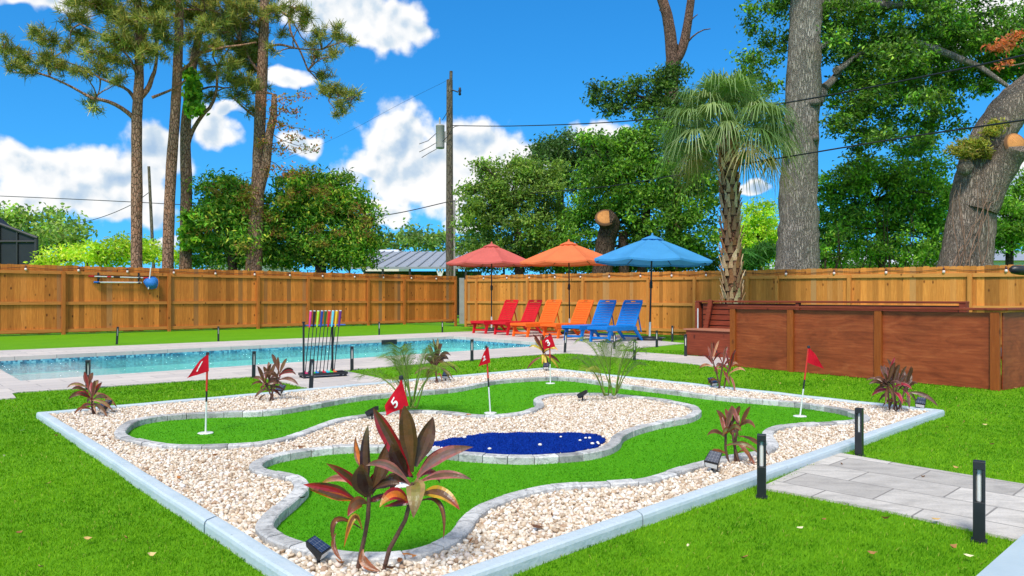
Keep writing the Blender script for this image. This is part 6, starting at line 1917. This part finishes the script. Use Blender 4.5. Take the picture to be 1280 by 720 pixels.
def canopy_roof():
    Y = 40
    root = thing('canopy_building', 'low grey standing seam canopy behind the fence corner', 'building', (at(520, HZ, Y).x, Y, 0))
    q = lambda x, y, d=0: rel(root, at(x, y, Y + d))
    e0, e1 = q(425, 333.5), q(592, 333.5)
    r0, r1 = q(470, 314.5, 5), q(600, 314.5, 5)
    mb = MB()
    th = Vector((0, 0, -.12))
    vs = [e0, e1, r1, r0]; vs += [v + th for v in vs]
    mb.add(vs, [(0, 1, 2, 3), (7, 6, 5, 4), (0, 4, 5, 1), (1, 5, 6, 2), (3, 2, 6, 7), (0, 3, 7, 4)])
    for k in range(13):
        u = k / 12; p0 = e0.lerp(e1, u); p1 = r0.lerp(r1, u)
        mb.tube([p0 + Vector((0, 0, .03)), p1 + Vector((0, 0, .03))], .045, 5)
    mb.build('roof', M['roof_grey'], root)
    bk = MB().box((0, 3.2, 1.3), (e1.x - e0.x - .4, .2, 2.6)); bk.build('wall', m_plain('dark_grey_wall', s(70, 72, 74), .8, .1, 2), root)  # back wall in one even dark grey
    for x in (436, 455, 478, 512, 550, 582):
        p = q(x, 340); MB().tube([(p.x, .15, -.1), (p.x, .15, e0.z - .1)], .06, 6).build('pillar', M['frame_dark'] if x != 550 else M['white_paint'], root)
    pb = q(550, 336); mb = MB(); mb.tube([(pb.x, .1, e0.z - .7), (pb.x - .2, .1, e0.z - .1)], .05, 6); mb.build('brace', M['white_paint'], root)
    mb = MB(); mb.tube([(pb.x, .1, e0.z - .7), (pb.x + .2, .1, e0.z - .1)], .05, 6); mb.build('brace', M['white_paint'], root)
canopy_roof()
def house(label, x0, x1, y_e, y_r, Y, deep, roofm, name='house'):
    root = thing(name, label, 'house', (at((x0 + x1) / 2, HZ, Y).x, Y, 0))
    q = lambda x, y, d=0: rel(root, at(x, y, Y + d))
    a, b = q(x0, y_e), q(x1, y_e); zr = q(x0, y_r).z
    w = b.x - a.x
    MB().box((0, deep / 2, a.z / 2 - .1), (w * .94, deep, a.z + .2)).build('wall', M['wall_white'], root)
    mb = MB()
    vs = [(a.x, -.5, a.z), (b.x, -.5, a.z), (b.x, deep + .5, a.z), (a.x, deep + .5, a.z), (a.x + .6, deep / 2, zr), (b.x - .6, deep / 2, zr)]
    mb.add(vs, [(0, 1, 5, 4), (2, 3, 4, 5), (1, 2, 5), (3, 0, 4), (3, 2, 1, 0)])
    mb.build('roof', roofm, root)
    for u in (.2, .5, .8):
        w_ = MB().box((a.x + w * u, -.02 + .0, 1.5), (1.2, .12, 1.1)).build('window', M['screen'], root)
    return root
house('small white house with a grey roof glimpsed behind the round mango tree', 258, 330, 323, 310, 42, 6, M['roof_grey'])
house('white house with a pale roof glimpsed between the two oak trunks', 1005, 1205, 331, 312, 38, 7, M['roof_white'])
house('white walled house at the right edge behind the leaning oak', 1225, 1390, 326, 308, 40, 7, M['roof_grey'])
house('white gable behind the grey canopy roof', 452, 500, 322, 309, 60, 6, M['roof_white'])

M['pole_wood'] = m_bark('pole_wood', s(96, 86, 72), s(150, 138, 118), (9, 9, 1.2))
M['trafo'] = m_plain('grey_transformer', s(176, 170, 164), .45, .06, 5)
PY = 34
def utility_pole():
    b = at(562, HZ, PY); root = thing('utility_pole', 'tall weathered utility pole with a grey transformer behind the fence corner', 'utility pole', (b.x, PY, 0))
    q = lambda x, y, d=0: rel(root, at(x, y, PY + d))
    mb = MB(); zt = q(562, 100).z
    mb.tube([(0, 0, -.3), (0, 0, zt * .5), (0, 0, zt)], [.185, .165, .145], 14); mb.tube([(.05, 0, zt - .3), (.07, 0, q(562, 89).z)], .075, 10)
    mb.build('pole', M['pole_wood'], root)
    c = q(550.5, 171); mb = MB()
    zz0, zz1 = q(0, 186).z, q(0, 157).z
    mb.lathe([(.0, zz0 - .02), (.19, zz0), (.2, zz0 + .05), (.2, zz1 - .06), (.21, zz1 - .05), (.19, zz1), (.0, zz1 + .05)], 18, (c.x, -.1, 0))
    mb.box((c.x + .2, -.06, (zz0 + zz1) / 2), (.2, .06, .5))
    tr = mb.build('transformer', M['trafo'], root)
    MB().lathe([(.03, zz1), (.05, zz1 + .05), (.03, zz1 + .1), (.05, zz1 + .15), (.03, zz1 + .2), (.05, zz1 + .25), (.02, zz1 + .35), (.0, zz1 + .36)], 10, (c.x - .02, -.1, 0)).build('bushing', M['trafo'], tr)
    mb = MB().tube([(0.1, -.1, q(0, 113).z), (q(573, 115).x, -.12, q(0, 116).z)], .03, 6)
    mb.lathe([(.03, -.34), (.07, -.3), (.05, -.2), (.08, -.12), (.05, -.05), (.06, .0), (.0, .05)], 10, (q(575, 0).x, -.12, q(0, 111).z))
    mb.build('cutout_switch', M['black'], root)
    mb = MB()
    for (x0, y0, xm, ym, x1, y1) in ((546, 166, 535, 176, 524, 180), (546, 178, 536, 184, 524, 190), (546, 186, 535, 192, 527, 197), (566, 160, 569, 158, 576, 157), (553, 150, 558, 142, 563, 130), (548, 182, 560, 170, 566, 160)):
        mb.tube([q(x0, y0, -.2), q(xm, ym, -.3), q(x1, y1, -.3)], .016, 5)
    mb.build('lead_wire', M['black'], root)
    p = MB().tube([(.22, .02, -.2), (.22, .02, q(0, 250).z)], .05, 8); p.build('conduit', M['trafo'], root)
utility_pole()
def thin_pole(label, x0, x1, ytop, Y, r_, mat, name='utility_pole'):
    b = at(x0, HZ, Y); root = thing(name, label, 'utility pole', (b.x, Y, 0))
    t = rel(root, at(x1, ytop, Y))
    MB().tube([(0, 0, -.2), t * .5, t], [r_ * 1.15, r_, r_ * .85], 10).build('pole', mat, root)
    return root, t
thin_pole('thin leaning grey pole between the left pines', 195, 186, 208, 40, .085, M['pole_wood'])
r_, t_ = thin_pole('small distant utility pole with transformers at the far left', 72, 73.5, 263, 70, .17, M['pole_wood'])
for dx, z_ in ((-.5, -1.4), (.35, -1.6), (-.1, -2.6)):
    MB().lathe([(.0, -.5), (.28, -.48), (.28, .42), (.0, .5)], 12, (t_.x + dx, -.3, t_.z + z_)).build('transformer', M['trafo'], r_)
M['cable'] = m_plain('cable_black', s(34, 36, 40), .5, .1, 9)
def cable(label, pts, rad):
    P = [at(x, y, Y) for x, y, Y in pts]
    o = P[0].copy(); root = None
    dense = []
    for i in range(len(P) - 1):
        p0, p1, p2, p3 = P[max(i - 1, 0)], P[i], P[i + 1], P[min(i + 2, len(P) - 1)]
        for q_ in range(8):
            u = q_ / 8
            dense.append(.5 * ((2 * p1) + (p2 - p0) * u + (2 * p0 - 5 * p1 + 4 * p2 - p3) * u * u + (3 * p1 - p0 - 3 * p2 + p3) * u ** 3))
    dense.append(P[-1])
    ob = MB().tube([d - o for d in dense], rad, 5).build('utility_cable', M['cable'], loc=o)
    tag(ob, label, 'cable', 'utility cables across the yard')
cable('upper utility cable running right from the pole past the big oak', [(566, 157, 33.7), (640, 157.5, 31), (760, 153, 26), (900, 140, 22), (1020, 122, 18.5), (1235, 79, 14), (1400, 40, 11)], .02)
cable('lower utility cable swooping right from the pole across the fan palm', [(562, 252, 33.7), (640, 244, 30), (760, 233, 26), (850, 218, 22), (960, 200, 17.0), (1130, 172, 14.5), (1280, 150, 12), (1420, 126, 10)], .017)
cable('utility cable sagging left from the pole behind the pines', [(561, 252, 33.9), (480, 269, 35), (400, 272, 37), (245, 257, 40), (0, 245, 44), (-160, 240, 48)], .022)
cable('thin high cable slanting down left of the pole into the clouds', [(560, 100, 34.1), (500, 130, 36), (420, 172, 40), (340, 205, 44), (250, 235, 50)], .006)
cable('short slanting service cable by the thin leaning pole', [(187, 240, 40), (160, 258, 42), (115, 275, 46), (73, 283, 69)], .02)

print('leaves', NLEAF[0])
